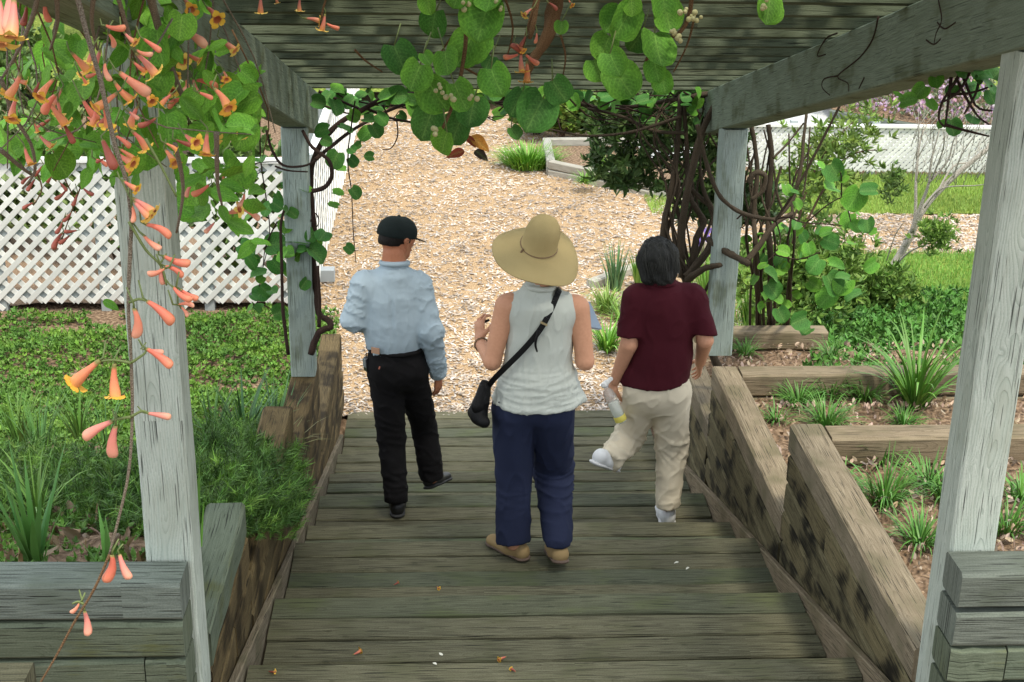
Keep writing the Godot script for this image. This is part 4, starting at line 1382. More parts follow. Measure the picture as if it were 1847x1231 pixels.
func build_man() -> void:
	var z := -7.42
	var w := thing("person", "person in dark cap, light blue long sleeved shirt and black trousers, on the steps", "person")
	var f := Vector3(0.72, -0.3, -0.72).normalized()
	var u := Vector3(0.1, 1, -0.1).normalized()
	var head := at(717, 428, z - 0.05)
	var neck := at(710, 470, z + 0.0)
	var sl := at(655, 513, z + 0.02)
	var sr := at(755, 514, z - 0.02)
	var el := at(637, 577, z + 0.05)
	var er := at(777, 598, z + 0.05)
	var wl := at(662, 585, z - 0.2)
	var wr := at(789, 668, z - 0.06)
	var chest := at(706, 548, z)
	var waist := at(712, 622, z)
	var hl := at(700, 664, z)
	var hr := at(734, 664, z)
	var kl := at(706, 790, z - 0.03)
	var kr := at(765, 770, z - 0.24)
	var al := at(714, 895, z + 0.06)
	var ar := at(779, 862, z - 0.2)
	var bz := Vector3(0.15, 0, 1).normalized()
	var sk := SurfaceTool.new()
	sk.begin(Mesh.PRIMITIVE_TRIANGLES)
	sdf_mesh([
		[sl, el, 0.05, 0.042, 0.03], [el, wl, 0.042, 0.03, 0.012], [sr, er, 0.05, 0.042, 0.03], [er, wr, 0.042, 0.03, 0.012],
		[chest, waist, 0.13, 0.12, 0.05, bz, 1.3], [sl, sr, 0.05, 0.05, 0.05], [waist, hl.lerp(hr, 0.5), 0.12, 0.13, 0.05, bz, 1.3],
		[hl, kl, 0.07, 0.055, 0.03], [kl, al, 0.05, 0.038, 0.02], [hr, kr, 0.07, 0.055, 0.03], [kr, ar, 0.05, 0.038, 0.02],
		[neck - Vector3(0, 0.06, 0), neck + Vector3(0, 0.04, 0), 0.075, 0.06, 0.04]], 0.011, null, sk)
	sdf_mesh(head_prims(head, f, u, neck), 0.004, null, sk)
	hand(sk, wr + (wr - er).normalized() * 0.03, (wr - er).normalized() + Vector3(-0.12, -0.1, 0), Vector3(-0.75, 0, -0.5), 1, 0.4, 1.0)
	hand(sk, wl + (wl - el).normalized() * 0.03, Vector3(0.5, 0, -0.8), Vector3(0.2, -1, 0), 1, 0.7, 1.0)
	obj("body", sk.commit(), mats.skin_tan, w)
	eyes(w, head, f, u)
	obj("hair", sdf_mesh([[head - f * 0.03 + u * 0.014, head - f * 0.05 - u * 0.022, 0.083, 0.07, 0.02, null, 1.0, head - u * 0.035, -u], [head - f * 0.01, head - f * 0.03, 0.084, 0.08, 0.01, null, 1.0, head - u * 0.02, -u]], 0.005).commit(), mats.hair_dark, w)
	# cap
	var r := f.cross(u).normalized()
	var cap := obj("cap", sdf_mesh([
		[head + u * 0.028 + f * 0.026, head + u * 0.024 - f * 0.036, 0.088, 0.09, 0.02, null, 1.0, head + u * 0.005 - f * 0.0, (-u - f * 0.1).normalized()]], 0.005).commit(), mats.cap, w)
	obj("peak", sdf_mesh([[head + f * 0.075 + u * 0.018, head + f * 0.145 - u * 0.004, 0.078, 0.062, 0.02, (u + f * 0.3).normalized(), 9.0, head + f * 0.07, -f]], 0.0045).commit(), mats.cap, cap)
	obj("button", eye_mesh, mats.cap, cap, Transform3D(Basis().scaled(Vector3(0.8, 0.5, 0.8)), head + u * 0.117 - f * 0.004))
	# shirt
	var cx := Vector3(1, 0, -0.12).normalized()
	var fold := func(p: Vector3, n: Vector3) -> float:
		var d := (p - chest).dot(cx)
		var v := 0.0
		var bk := clampf(n.z * 1.5, 0, 1)
		if absf(d) < 0.2:
			v -= 0.008 * exp(-pow((d + 0.012) / 0.009, 2)) * bk * clampf((chest.y + 0.1 - p.y) * 20, 0, 1) * clampf((p.y - waist.y - 0.05) * 8, 0, 1)
			v += 0.004 * exp(-pow((d - 0.012) / 0.012, 2)) * bk * clampf((chest.y + 0.1 - p.y) * 20, 0, 1)
		var low := clampf((waist.y + 0.12 - p.y) * 8, 0, 1)
		var a := nz.get_noise_3d(p.x * 190, p.y * 55 + p.x * 30, p.z * 190)
		var b := nz.get_noise_3d(p.x * 90 - p.y * 120, p.y * 190 + p.x * 130, p.z * 90)
		var arm := 1.0 if absf(d) > 0.15 else 0.25
		return v + 0.007 * exp(-absf(a) * 8.0) * (0.5 + low * 0.5) + 0.010 * arm * exp(-absf(b) * 7.0) + 0.0015 * nz.get_noise_3d(p.x * 400, p.y * 200, p.z * 400)
	var tuck := waist.lerp(hl.lerp(hr, 0.5), 0.12)
	var cuff_l := wl + (wl - el).normalized() * 0.0
	var cuff_r := wr + (wr - er).normalized() * 0.035
	obj("shirt", sdf_mesh([
		[sl + Vector3(0.03, 0.0, 0), sr + Vector3(-0.03, 0.0, 0), 0.068, 0.068, 0.08],
		[chest + Vector3(0, 0.02, 0), chest.lerp(waist, 0.5), 0.16, 0.156, 0.06, bz, 1.28],
		[chest.lerp(waist, 0.5), waist + Vector3(0, 0.04, 0), 0.156, 0.15, 0.05, bz, 1.25],
		[waist + Vector3(0, 0.04, 0), tuck, 0.15, 0.138, 0.03, bz, 1.2, tuck - Vector3(0, 0.01, 0), Vector3.DOWN],
		[neck - Vector3(0, 0.07, 0), neck - Vector3(0, 0.03, 0), 0.095, 0.07, 0.05],
		[sl, el, 0.066, 0.06, 0.05], [el, wl, 0.058, 0.044, 0.03, null, 1.0, cuff_l, (wl - el).normalized()],
		[sr, er, 0.066, 0.06, 0.05], [er, wr + (wr - er).normalized() * 0.05, 0.064, 0.045, 0.03, null, 1.0, cuff_r, (wr - er).normalized()]], 0.0085, fold).commit(), mats.shirt, w)
	obj("collar", done(tube(smooth_path([neck + Vector3(0.074, -0.03, -0.05), neck + Vector3(0.07, -0.014, 0.015), neck + Vector3(0.037, -0.004, 0.06), neck + Vector3(-0.015, -0.002, 0.068), neck + Vector3(-0.062, -0.008, 0.03), neck + Vector3(-0.07, -0.024, -0.04)], 4), 0.016, 0.014, 8)), mats.shirt, w)
	for c in [[cuff_r - (wr - er).normalized() * 0.025, wr - er, 0.05], [cuff_l - (wl - el).normalized() * 0.025, wl - el, 0.05]]:
		var d: Vector3 = c[1].normalized()
		obj("cuff", done(tube([c[0] - d * 0.028, c[0] - d * 0.026, c[0] + d * 0.026, c[0] + d * 0.028], c[2], c[2] - 0.003, 16)), mats.shirt, w)
	# trousers
	var tf := func(p: Vector3, n: Vector3) -> float:
		return 0.008 * exp(-7.0 * absf(nz.get_noise_3d(p.x * 90, p.y * 160 + p.x * 70, p.z * 90))) + 0.009 * exp(-pow((p.y - al.y - 0.08) / 0.06, 2)) * nz.get_noise_3d(p.x * 60, p.y * 400, p.z * 60)
	obj("trousers", sdf_mesh([
		[hl + Vector3(-0.015, 0.02, 0), hr + Vector3(0.01, 0.02, 0), 0.098, 0.1, 0.05],
		[tuck + Vector3(-0.01, 0, 0), hl.lerp(hr, 0.5), 0.138, 0.142, 0.04, bz, 1.15, tuck + Vector3(0, 0.022, 0), Vector3.UP],
		[hl + Vector3(-0.015, 0, 0), kl, 0.098, 0.08, 0.03], [kl, al, 0.078, 0.068, 0.02, null, 1.0, al + Vector3(0, -0.03, 0), Vector3(0, -1, 0.15).normalized()],
		[hr + Vector3(0.015, 0, 0), kr, 0.095, 0.074, 0.03], [kr, ar, 0.074, 0.07, 0.02, null, 1.0, ar + Vector3(0, -0.005, 0), Vector3(0.1, -1, 0.1).normalized()]], 0.009, tf).commit(), mats.black_cloth, w)
	var belt := []
	for k in 25:
		var t := TAU * k / 24.0
		belt.append(tuck + Vector3(-0.005, 0.0, 0) + Vector3(cos(t) * 0.144, 0, 0) + bz * sin(t) * 0.122)
	obj("waistband", done(tube(belt, 0.014, 0.014, 6)), mats.black_cloth, w)
	obj("belt_patch", board(0.05, 0.035, 0.006, Color(0.95, 0.95, 0.95), 0.001, 1, 0.0), mats.patch, w, Transform3D(Basis(Vector3.UP, -0.5), at(677, 633, z + 0.12)))
	obj("pocket_tab", board(0.007, 0.018, 0.003, Color(0.95, 0.95, 0.95), 0.001, 1, 0.0), mats.red_tab, w, Transform3D(Basis(Vector3.UP, -0.3) * Basis(Vector3.BACK, -0.3), at(684, 664, z + 0.118)))
	var ph := thing("phone", "small grey flip phone clipped to the belt of the person in the cap", "phone")
	var pp := at(662, 658, z + 0.03)
	var pb := Transform3D(Basis(Vector3.UP, -1.1) * Basis(Vector3.BACK, 0.08), pp)
	obj("case", board(0.042, 0.085, 0.026, Color(0.95, 0.95, 0.95), 0.008, 1, 0.0), mats.black_plastic, ph, pb)
	obj("cover", board(0.036, 0.05, 0.006, Color(0.95, 0.95, 0.95), 0.003, 1, 0.0), mats.grey_plastic, ph, pb.translated_local(Vector3(0, 0.012, 0.015)))
	obj("antenna", done(tube([pp + Vector3(-0.004, 0.04, 0), pp + Vector3(-0.004, 0.072, 0)], 0.004, 0.003, 6)), mats.black_plastic, ph)
	var lh := at(716, 918, z + 0.1)
	lh.y = 0.585
	shoe(w, lh, lh + Vector3(0.0, 0.0, -0.28), Vector3.UP, mats.black_shoe, mats.black_sole, 0.047, 0.075)
	var rh := at(772, 884, z - 0.16)
	var rt := at(806, 868, z - 0.38)
	shoe(w, rh, rh + (rt - rh).normalized() * 0.28, Vector3(-0.3, 1, -0.2), mats.black_shoe, mats.black_sole, 0.047, 0.075)


func build_woman_in_maroon() -> void:
	var z := -7.25
	var w := thing("person", "person with dark bobbed hair, maroon short sleeved shirt and khaki trousers, one foot swung out", "person")
	var f := Vector3(-0.5, -0.35, -0.8).normalized()
	var u := Vector3(-0.1, 1, -0.22).normalized()
	var head := at(1181, 468, z - 0.04)
	var neck := at(1196, 510, z)
	var sl := at(1147, 540, z)
	var sr := at(1251, 538, z)
	var el := at(1134, 622, z + 0.05)
	var er := at(1272, 614, z + 0.05)
	var wl := at(1109, 688, z - 0.02)
	var wr := at(1263, 655, z - 0.16)
	var chest := at(1199, 578, z)
	var waist := at(1194, 640, z)
	var hem := at(1182, 696, z)
	var hl := at(1165, 706, z)
	var hr := at(1205, 708, z)
	var kl := at(1136, 788, z - 0.1)
	var kr := at(1212, 806, z - 0.06)
	var al := at(1097, 832, z + 0.12)
	var ar := at(1204, 912, z + 0.04)
	var bz := Vector3(0.1, 0, 1).normalized()
	var sk := SurfaceTool.new()
	sk.begin(Mesh.PRIMITIVE_TRIANGLES)
	sdf_mesh([
		[sl, el, 0.05, 0.045, 0.03], [el, wl, 0.047, 0.03, 0.012], [sr, er, 0.05, 0.045, 0.03], [er, wr, 0.046, 0.03, 0.012],
		[chest, waist, 0.13, 0.13, 0.05, bz, 1.3], [sl, sr, 0.05, 0.05, 0.05], [waist, hl.lerp(hr, 0.5), 0.13, 0.14, 0.05, bz, 1.3],
		[hl, kl, 0.07, 0.055, 0.03], [kl, al, 0.05, 0.036, 0.02], [hr, kr, 0.07, 0.055, 0.03], [kr, ar, 0.05, 0.036, 0.02],
		[neck - Vector3(0, 0.06, 0), neck + Vector3(0, 0.04, 0), 0.072, 0.056, 0.04]], 0.011, null, sk)
	sdf_mesh(head_prims(head, f, u, neck), 0.005, null, sk)
	hand(sk, wl + (wl - el).normalized() * 0.015, (wl - el).normalized() + Vector3(-0.1, -0.15, 0.0), Vector3(0.75, -0.1, -0.6), 1, 0.75, 1.0, 0.6)
	hand(sk, wr + (wr - er).normalized() * 0.015, (wr - er).normalized(), Vector3(-1, 0, 0.2), 1, 0.6, 0.95)
	obj("body", sk.commit(), mats.skin, w)
	eyes(w, head, f, u)
	# hair: a bob with ragged ends
	var r := f.cross(u).normalized()
	var hairf := func(p: Vector3, n: Vector3) -> float:
		var a := (p - head).dot(r) * 260
		var b := (p - head).dot(f) * 260
		return 0.014 * nz.get_noise_3d(a * 1.4, p.y * 45, b * 1.4) + 0.005 * nz.get_noise_3d(a * 5, p.y * 90, b * 5)
	var hs := sdf_mesh([
		[head - f * 0.02 + u * 0.03, head - f * 0.035 + u * 0.01, 0.093, 0.097, 0.02],
		[head - f * 0.04, head - f * 0.055 - u * 0.085, 0.096, 0.072, 0.03],
		[head + r * 0.055 - f * 0.0, head + r * 0.068 - f * 0.02 - u * 0.1, 0.05, 0.036, 0.03],
		[head - r * 0.055 - f * 0.0, head - r * 0.066 - f * 0.02 - u * 0.09, 0.05, 0.036, 0.03]], 0.0055, hairf)
	for k in 150:
		var t := rnd(-2.4, 2.4)
		var o := (r * sin(t) - f * cos(t)).normalized()
		var b := head + o * 0.083 - u * rnd(-0.05, 0.05) - f * 0.02
		tube([b, b + o * 0.016 - u * 0.04, b + o * rnd(0.008, 0.036) - u * rnd(0.07, 0.11), b + o * rnd(0.0, 0.05) - u * rnd(0.09, 0.14)], 0.0065, 0.0015, 4, 0.0, hs)
	var hm := obj("hair", done(hs), mats.hair_grey, w)
	var gs := SurfaceTool.new()
	gs.begin(Mesh.PRIMITIVE_TRIANGLES)
	for k in 130:
		var t := rnd(-2.5, 2.5)
		var o := (r * sin(t) - f * cos(t)).normalized()
		var up0 := rnd(0.02, 0.09)
		var ra := 0.098 * sqrt(maxf(1.0 - pow((up0 - 0.02) / 0.1, 2), 0.05))
		var c0 := head - f * 0.03 + u * up0 + o * ra
		var c1 := head - f * 0.045 - u * rnd(0.0, 0.04) + o * 0.102
		var c2 := head - f * 0.05 - u * rnd(0.07, 0.12) + o * rnd(0.075, 0.1)
		tube(smooth_path([c0, c1, c2], 3), 0.0022, 0.0008, 4, 0.0, gs)
	var gm := obj("grey_strands", done(gs), mats.hair_light, hm)
	gm.set_meta("kind", "stuff")
	# shirt
	var hem_p := at(1181, 703, z + 0.12)
	var hem_n := Vector3(0.06, -1, -0.1).normalized()
	var down_l := (el - sl).normalized()
	var down_r := (er - sr).normalized()
	var top := [
		[sl + Vector3(0.03, 0, 0), sr + Vector3(-0.03, 0, 0), 0.075, 0.075, 0.07],
		[chest + Vector3(0, 0.05, 0), waist, 0.158, 0.156, 0.06, bz, 1.22],
		[waist, hem - Vector3(0, 0.06, 0), 0.156, 0.19, 0.05, bz, 1.22],
		[neck - Vector3(0, 0.06, 0), neck - Vector3(0, 0.012, 0), 0.09, 0.066, 0.05],
		[at(1140, 675, z), at(1122, 704, z - 0.02), 0.05, 0.03, 0.06]]
	for p in top:
		while p.size() < 7: p.append(null if p.size() == 5 else 1.0)
		p.append(hem_p)
		p.append(hem_n)
	top.append([sl, el - down_l * 0.0, 0.072, 0.072, 0.05, null, 1.0, el - down_l * 0.045 + Vector3(0, 0, 0), (down_l + Vector3(0.12, 0, 0)).normalized()])
	top.append([sr, er - down_r * 0.0, 0.072, 0.07, 0.05, null, 1.0, er - down_r * 0.035, (down_r + Vector3(-0.35, 0, 0)).normalized()])
	obj("shirt", sdf_mesh(top, 0.0085, cloth_wrinkle(100, 60, 100, 0.006, 11.0)).commit(), mats.maroon, w)
	obj("collar", done(tube(smooth_path([neck + Vector3(0.06, -0.018, -0.04), neck + Vector3(0.062, -0.004, 0.015), neck + Vector3(0.03, 0.008, 0.058), neck + Vector3(-0.02, 0.008, 0.062), neck + Vector3(-0.06, -0.002, 0.02), neck + Vector3(-0.062, -0.016, -0.04)], 4), 0.019, 0.017, 8)), mats.maroon, w)
	var tf := func(p: Vector3, n: Vector3) -> float:
		var kn := exp(-pow((p.y - kr.y - 0.04) / 0.1, 2))
		return 0.013 * kn * exp(-6.0 * absf(nz.get_noise_3d(p.x * 60, p.y * 210 + p.x * 160, p.z * 60))) + 0.008 * exp(-7.0 * absf(nz.get_noise_3d(p.x * 110, p.y * 120 - p.x * 90, p.z * 110))) + 0.008 * exp(-pow((p.y - ar.y - 0.06) / 0.06, 2)) * nz.get_noise_3d(p.x * 60, p.y * 380, p.z * 60)
	obj("trousers", sdf_mesh([
		[hl + Vector3(-0.005, 0.02, 0), hr + Vector3(0.0, 0.02, 0), 0.118, 0.115, 0.05],
		[waist.lerp(hem, 0.5), hl.lerp(hr, 0.5), 0.14, 0.15, 0.05, bz, 1.15],
		[hl + Vector3(-0.01, 0, 0), kl, 0.108, 0.082, 0.03], [kl, al, 0.08, 0.066, 0.025, null, 1.0, al, (al - kl).normalized() + Vector3(0.1, 0, 0)],
		[hr + Vector3(0.012, 0, 0), kr, 0.112, 0.088, 0.03], [kr, ar, 0.084, 0.068, 0.02, null, 1.0, ar + Vector3(0, -0.005, 0), Vector3(0, -1, 0.1).normalized()]], 0.009, tf).commit(), mats.khaki, w)
	var rh := at(1206, 937, z + 0.07)
	rh.y = 0.585
	shoe(w, rh, rh + Vector3(0.01, 0, -0.27), Vector3.UP, mats.white_shoe, mats.white_sole, 0.052, 0.085)
	var lh := at(1068, 838, z + 0.2)
	var lt := at(1116, 852, z + 0.02)
	shoe(w, lh, lh + (lt - lh).normalized() * 0.26, Vector3(0.35, 1, -0.2), mats.white_shoe, mats.white_sole, 0.046, 0.08)
	# bottle
	var b := thing("drink_bottle", "clear plastic drink bottle with a yellow label held low by the person in maroon", "bottle")
	var b0 := at(1092, 696, z + 0.06)
	var b1 := at(1122, 762, z + 0.08)
	var bd := (b1 - b0).normalized()
	var L := b0.distance_to(b1)
	var bx := bd.cross(Vector3.BACK).normalized()
	var xf := Transform3D(Basis(bx, -bd, bx.cross(-bd)), b1)
	obj("bottle_body", lathe([[0.0, 0.004], [0.026, 0.0], [0.032, 0.006], [0.033, 0.05], [0.033, L * 0.7], [0.026, L * 0.85], [0.014, L * 0.93], [0.013, L], [0.0, L]], 20), mats.clear, b, xf)
	obj("cap", lathe([[0.0, L * 0.96], [0.016, L * 0.96], [0.017, L + 0.012], [0.0, L + 0.013]], 14), mats.white_shoe, b, xf)
	obj("water", lathe([[0.0, 0.008], [0.029, 0.008], [0.03, 0.05], [0.03, L * 0.55], [0.0, L * 0.56]], 18), mats.water, b, xf)
	obj("bottle_label", lathe([[0.0335, 0.012], [0.034, 0.013], [0.034, 0.045], [0.0335, 0.046]], 20), mats.label_yellow, b, xf)
	obj("napkin", sdf_mesh([[b0 + Vector3(-0.01, 0.015, 0.02), b0 + Vector3(0.03, 0.04, 0.0), 0.016, 0.012, 0.01, Vector3(0.3, 0.3, 1).normalized(), 2.0]], 0.004, cloth_wrinkle(200, 200, 200, 0.006, 1.0)).commit(), mats.white, b)


# ---------------------------------------------------------------- vines
var flower_tubes := []
var flower_lobes := []
var petal_meshes := []
var kiwi_leaves := []
var kiwi_dark := []
var cross_leaves := []
var red_leaves := []
var eye_mesh: ArrayMesh


func flower_tube(open: bool, c0: Color, c1: Color) -> ArrayMesh:   # stalk end at the origin, mouth at y = 1
	var st := SurfaceTool.new()
	st.begin(Mesh.PRIMITIVE_TRIANGLES)
	st.set_smooth_group(0)
	var prof := [[0.03, 0.0], [0.062, 0.02], [0.068, 0.09], [0.075, 0.2], [0.095, 0.4], [0.135, 0.62], [0.162, 0.8], [0.168, 0.92], [0.16, 1.0]]
	if not open: prof = [[0.03, 0.0], [0.062, 0.02], [0.07, 0.1], [0.085, 0.25], [0.12, 0.5], [0.155, 0.74], [0.162, 0.86], [0.14, 0.95], [0.07, 1.0], [0.0, 1.005]]
	var bend := rnd(0.04, 0.12)
	var sides := 9
	var lump := rnd(0, TAU)
	for i in prof.size() - 1:
		for k in sides:
			var p := []
			var c := []
			for e in [[i, k], [i, k + 1], [i + 1, k + 1], [i + 1, k]]:
				var t: float = TAU * (e[1] % sides) / sides
				var y: float = prof[e[0]][1]
				var r: float = prof[e[0]][0] * (1.0 + 0.06 * sin(t * 5 + lump) * y)
				p.append(Vector3(cos(t) * r, y, sin(t) * r + bend * sin(PI * y)))
				var cc := c0.lerp(c1, clampf(pow(y, 3.0) * 0.9, 0, 1))
				if y < 0.1: cc = Color(0.22, 0.2, 0.06)
				c.append(cc)
			for j in [0, 1, 2, 0, 2, 3]:
				st.set_color(c[j])
				st.add_vertex(p[j])
	return done(st)


func flower_lobe(c: Color) -> ArrayMesh:   # five flared lobes round the mouth at y = 1
	var st := SurfaceTool.new()
	st.begin(Mesh.PRIMITIVE_TRIANGLES)
	st.set_smooth_group(0)
	for k in 5:
		var t := TAU * (k + rnd(-0.15, 0.15)) / 5
		var o := Vector3(cos(t), 0, sin(t))
		var s := Vector3(-sin(t), 0, cos(t))
		var fl := rnd(0.6, 1.25)
		var rows := []
		for i in 4:
			var a := i / 3.0
			var w: float = [0.11, 0.155, 0.135, 0.04][i]
			var c0 := o * (0.15 + 0.26 * a * fl) + Vector3(0, 0.97 + 0.13 * a - 0.12 * a * a * fl * 1.4, 0)
			rows.append([c0 - s * w + Vector3(0, 0.03 * a, 0), c0, c0 + s * w + Vector3(0, 0.03 * a, 0)])
		for i in 3:
			for j in 2:
				for e in [[i, j], [i, j + 1], [i + 1, j + 1], [i, j], [i + 1, j + 1], [i + 1, j]]:
					st.set_color(c.lerp(Color(0.6, 0.22, 0.06), 0.35 if e[0] == 0 else 0.0))
					st.add_vertex(rows[e[0]][e[1]])
	return done(st)


func prepare_meshes() -> void:
	for i in 3:
		flower_tubes.append(flower_tube(true, [Color(0.7, 0.18, 0.13), Color(0.72, 0.22, 0.12), Color(0.66, 0.21, 0.18)][i], Color(0.8, 0.38, 0.12)))
		flower_lobes.append(flower_lobe([Color(0.88, 0.56, 0.07), Color(0.82, 0.46, 0.06), Color(0.88, 0.64, 0.14)][i]))
	for i in 3:
		flower_tubes.append(flower_tube(false, [Color(0.72, 0.18, 0.12), Color(0.74, 0.24, 0.15), Color(0.66, 0.22, 0.18)][i], [Color(0.74, 0.28, 0.15), Color(0.82, 0.45, 0.3), Color(0.8, 0.4, 0.25)][i]))
	flower_tubes.append(flower_tube(false, Color(0.3, 0.07, 0.05), Color(0.42, 0.12, 0.08)))
	petal_meshes.append(leaf_mesh("oblong", Color(0.25, 0.16, 0.5)))
	for i in 6:
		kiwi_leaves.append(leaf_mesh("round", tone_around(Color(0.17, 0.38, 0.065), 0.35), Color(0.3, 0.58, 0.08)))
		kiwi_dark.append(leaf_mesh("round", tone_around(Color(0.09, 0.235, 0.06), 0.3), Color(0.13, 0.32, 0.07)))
		cross_leaves.append(leaf_mesh("oblong" if i % 5 else "round", tone_around(Color(0.2, 0.43, 0.06), 0.35), Color(0.3, 0.56, 0.07)))
	for i in 3:
		red_leaves.append(leaf_mesh("oblong", [Color(0.7, 0.26, 0.06), Color(0.5, 0.09, 0.06), Color(0.1, 0.06, 0.05)][i]))
	var s := SphereMesh.new()
	s.radius = 0.012
	s.height = 0.024
	s.radial_segments = 12
	s.rings = 6
	eye_mesh = ArrayMesh.new()
	eye_mesh.add_surface_from_arrays(Mesh.PRIMITIVE_TRIANGLES, s.get_mesh_arrays())


func trumpet(owner_: Node3D, a: Vector3, b: Vector3, kind: int, lobes: bool) -> void:
	var y := (b - a).normalized()
	var z := (random_dir() - y * 0.0)
	z = (z - y * z.dot(y)).normalized()
	var L := a.distance_to(b)
	var o := obj("flower", flower_tubes[kind], mats.petal, owner_, Transform3D(Basis(y.cross(z), y, z).scaled(Vector3.ONE * L), a))
	if lobes:
		obj("petal_lobes", flower_lobes[kind % 3], mats.petal, o)
	var pe := a - y * 0.012 + Vector3(rnd(-0.015, 0.015), rnd(0.008, 0.03), rnd(-0.01, 0.01))
	obj("stalk", done(tube([a + y * 0.004, a - y * 0.008, pe], 0.0022, 0.0014, 4)), mats.stem_green, owner_)


func leaf(owner_: Node3D, m: Mesh, pos: Vector3, tip: Vector3, normal: Vector3, size: float) -> void:
	obj("leaf", m, mats.leaf_big, owner_, leaf_xf(pos, tip, normal, size))


func stem(owner_: Node3D, pts: Array, r0: float, r1: float, m: Material, sides := 7, bumpy := 0.1) -> void:
	obj("stem", done(tube(pts, r0, r1, sides, bumpy)), m, owner_)


const TOWARDS := Vector3(0, 0.75, 0.65)    # leaves hold their faces up and to the open south


func facing_leaf(owner_: Node3D, m: Mesh, p: Vector3, size: float, droop := 0.6, loose := 0.7) -> void:
	var tip := Vector3(rnd(-1, 1), -droop + rnd(-0.4, 0.4), rnd(-0.3, 0.6))
	var n := (TOWARDS + random_dir() * loose).normalized()
	var t := (tip - n * tip.dot(n)).normalized()
	leaf(owner_, m, p - t * size * 0.5, t, n, size)


func build_crossvine() -> void:
	var v := thing("crossvine", "crossvine hanging round the left front post with coral and yellow trumpet flowers", "flowering vine")
	stem(v, photo_path([[262, -60], [272, 0], [300, 95], [325, 165], [352, 215]], -3.3, -3.7), 0.011, 0.006, mats.vine_grey)
	stem(v, photo_path([[128, -50], [140, 0], [163, 85], [182, 150], [205, 255], [228, 330], [236, 400], [233, 480], [231, 560], [236, 650], [238, 750], [232, 850], [215, 930], [197, 1000]], -2.32, -2.3), 0.0046, 0.0024, mats.vine_grey, 6)
	stem(v, photo_path([[197, 1000], [170, 1062], [135, 1120], [96, 1192], [55, 1260]], -2.3, -2.25), 0.0028, 0.002, mats.vine_brown, 5)
	for q in [[[0, 140], [25, 210], [55, 260], [62, 310], [40, 340]], [[0, 270], [35, 300], [60, 318]], [[70, -20], [55, 40], [22, 110], [-10, 160]], [[100, -20], [103, 40], [90, 90]], [[170, -20], [165, 40], [175, 90]], [[205, -30], [232, 60], [260, 140]], [[315, 260], [330, 340], [318, 420]], [[390, 240], [392, 330], [400, 370]]]:
		stem(v, photo_path(q, -3.0, -3.2), 0.006, 0.0025, mats.vine_grey, 6)
	for q in [[[232, 400], [262, 450], [290, 480], [300, 515]], [[262, 250], [290, 300], [318, 355]], [[236, 655], [258, 640], [265, 630]], [[236, 655], [205, 650], [180, 652]], [[236, 752], [205, 758], [190, 765]], [[236, 752], [256, 742], [268, 746]], [[232, 546], [250, 540], [262, 543]], [[150, 1090], [140, 1086], [130, 1090]]]:
		stem(v, photo_path(q, -2.3, -2.3), 0.0028, 0.0018, mats.stem_green, 5)
	# [base x, base y, tip x, tip y, open?]
	var near := [[241, 556, 244, 609, 0], [264, 543, 312, 584, 0], [263, 629, 310, 662, 0], [262, 631, 295, 636, 0], [180, 650, 132, 692, 1], [206, 656, 208, 716, 1], [266, 746, 308, 753, 0], [203, 760, 150, 791, 0], [208, 768, 203, 824, 0], [201, 1001, 190, 1049, 0], [215, 1000, 234, 1045, 0], [152, 1103, 158, 1147, 0], [143, 1088, 127, 1106, 0],
		[262, 405, 308, 428, 0], [258, 424, 290, 450, 0], [294, 462, 343, 476, 0], [296, 480, 330, 499, 0], [298, 484, 266, 494, 0], [290, 482, 294, 513, 0], [312, 518, 346, 542, 0], [325, 522, 357, 540, 0], [320, 550, 350, 552, 0], [325, 553, 338, 572, 0], [238, 357, 277, 384, 1], [240, 362, 270, 393, 1], [237, 370, 239, 402, 0], [222, 326, 247, 342, 1]]
	for n in near:
		trumpet(v, at(n[0], n[1], -2.3), at(n[2], n[3], -2.3 + rnd(-0.01, 0.015)), (rng.randi() % 3) + (0 if n[4] else 3), n[4] == 1)
	var mid := [[214, 130, 270, 170, 0], [205, 146, 236, 180, 1], [189, 114, 199, 146, 0], [172, 196, 164, 226, 1], [185, 192, 194, 228, 1], [244, 95, 280, 134, 1], [238, 110, 262, 128, 1], [258, 70, 290, 93, 0], [190, 46, 226, 50, 0], [223, 58, 244, 77, 1], [236, 235, 264, 268, 1], [214, 268, 242, 288, 1], [208, 245, 235, 266, 0], [210, 295, 235, 310, 1], [195, 60, 205, 85, 0], [246, 90, 275, 98, 0], [230, 200, 250, 215, 0], [165, 90, 160, 112, 1], [145, 135, 155, 150, 1]]
	for n in mid:
		trumpet(v, at(n[0], n[1], -2.75), at(n[2], n[3], -2.75 + rnd(-0.02, 0.02)), (rng.randi() % 3) + (0 if n[4] else 3), n[4] == 1)
	var far := [[340, 224, 337, 256, 0], [350, 224, 364, 256, 1], [410, 220, 442, 238, 1], [336, 145, 332, 165, 0], [348, 143, 358, 174, 0], [354, 145, 392, 158, 0], [396, 69, 424, 92, 1], [308, 38, 332, 60, 0], [338, 62, 370, 82, 0], [330, 178, 303, 194, 0], [398, 138, 415, 160, 1], [302, 60, 294, 76, 0], [332, 0, 345, 18, 1], [373, 13, 392, 36, 1], [400, 310, 405, 333, 1], [415, 330, 436, 346, 0], [377, 333, 345, 352, 0], [400, 336, 403, 360, 0], [346, 330, 335, 356, 0], [405, 385, 432, 378, 1], [438, 378, 468, 396, 0], [420, 392, 428, 415, 0], [386, 402, 369, 420, 0], [402, 180, 432, 194, 0], [372, 228, 390, 255, 1], [362, 175, 345, 190, 0], [310, 128, 318, 138, 1], [300, 150, 312, 165, 1], [335, 95, 360, 110, 1], [312, 92, 330, 112, 1], [385, 232, 378, 262, 1], [440, 350, 430, 372, 0]]
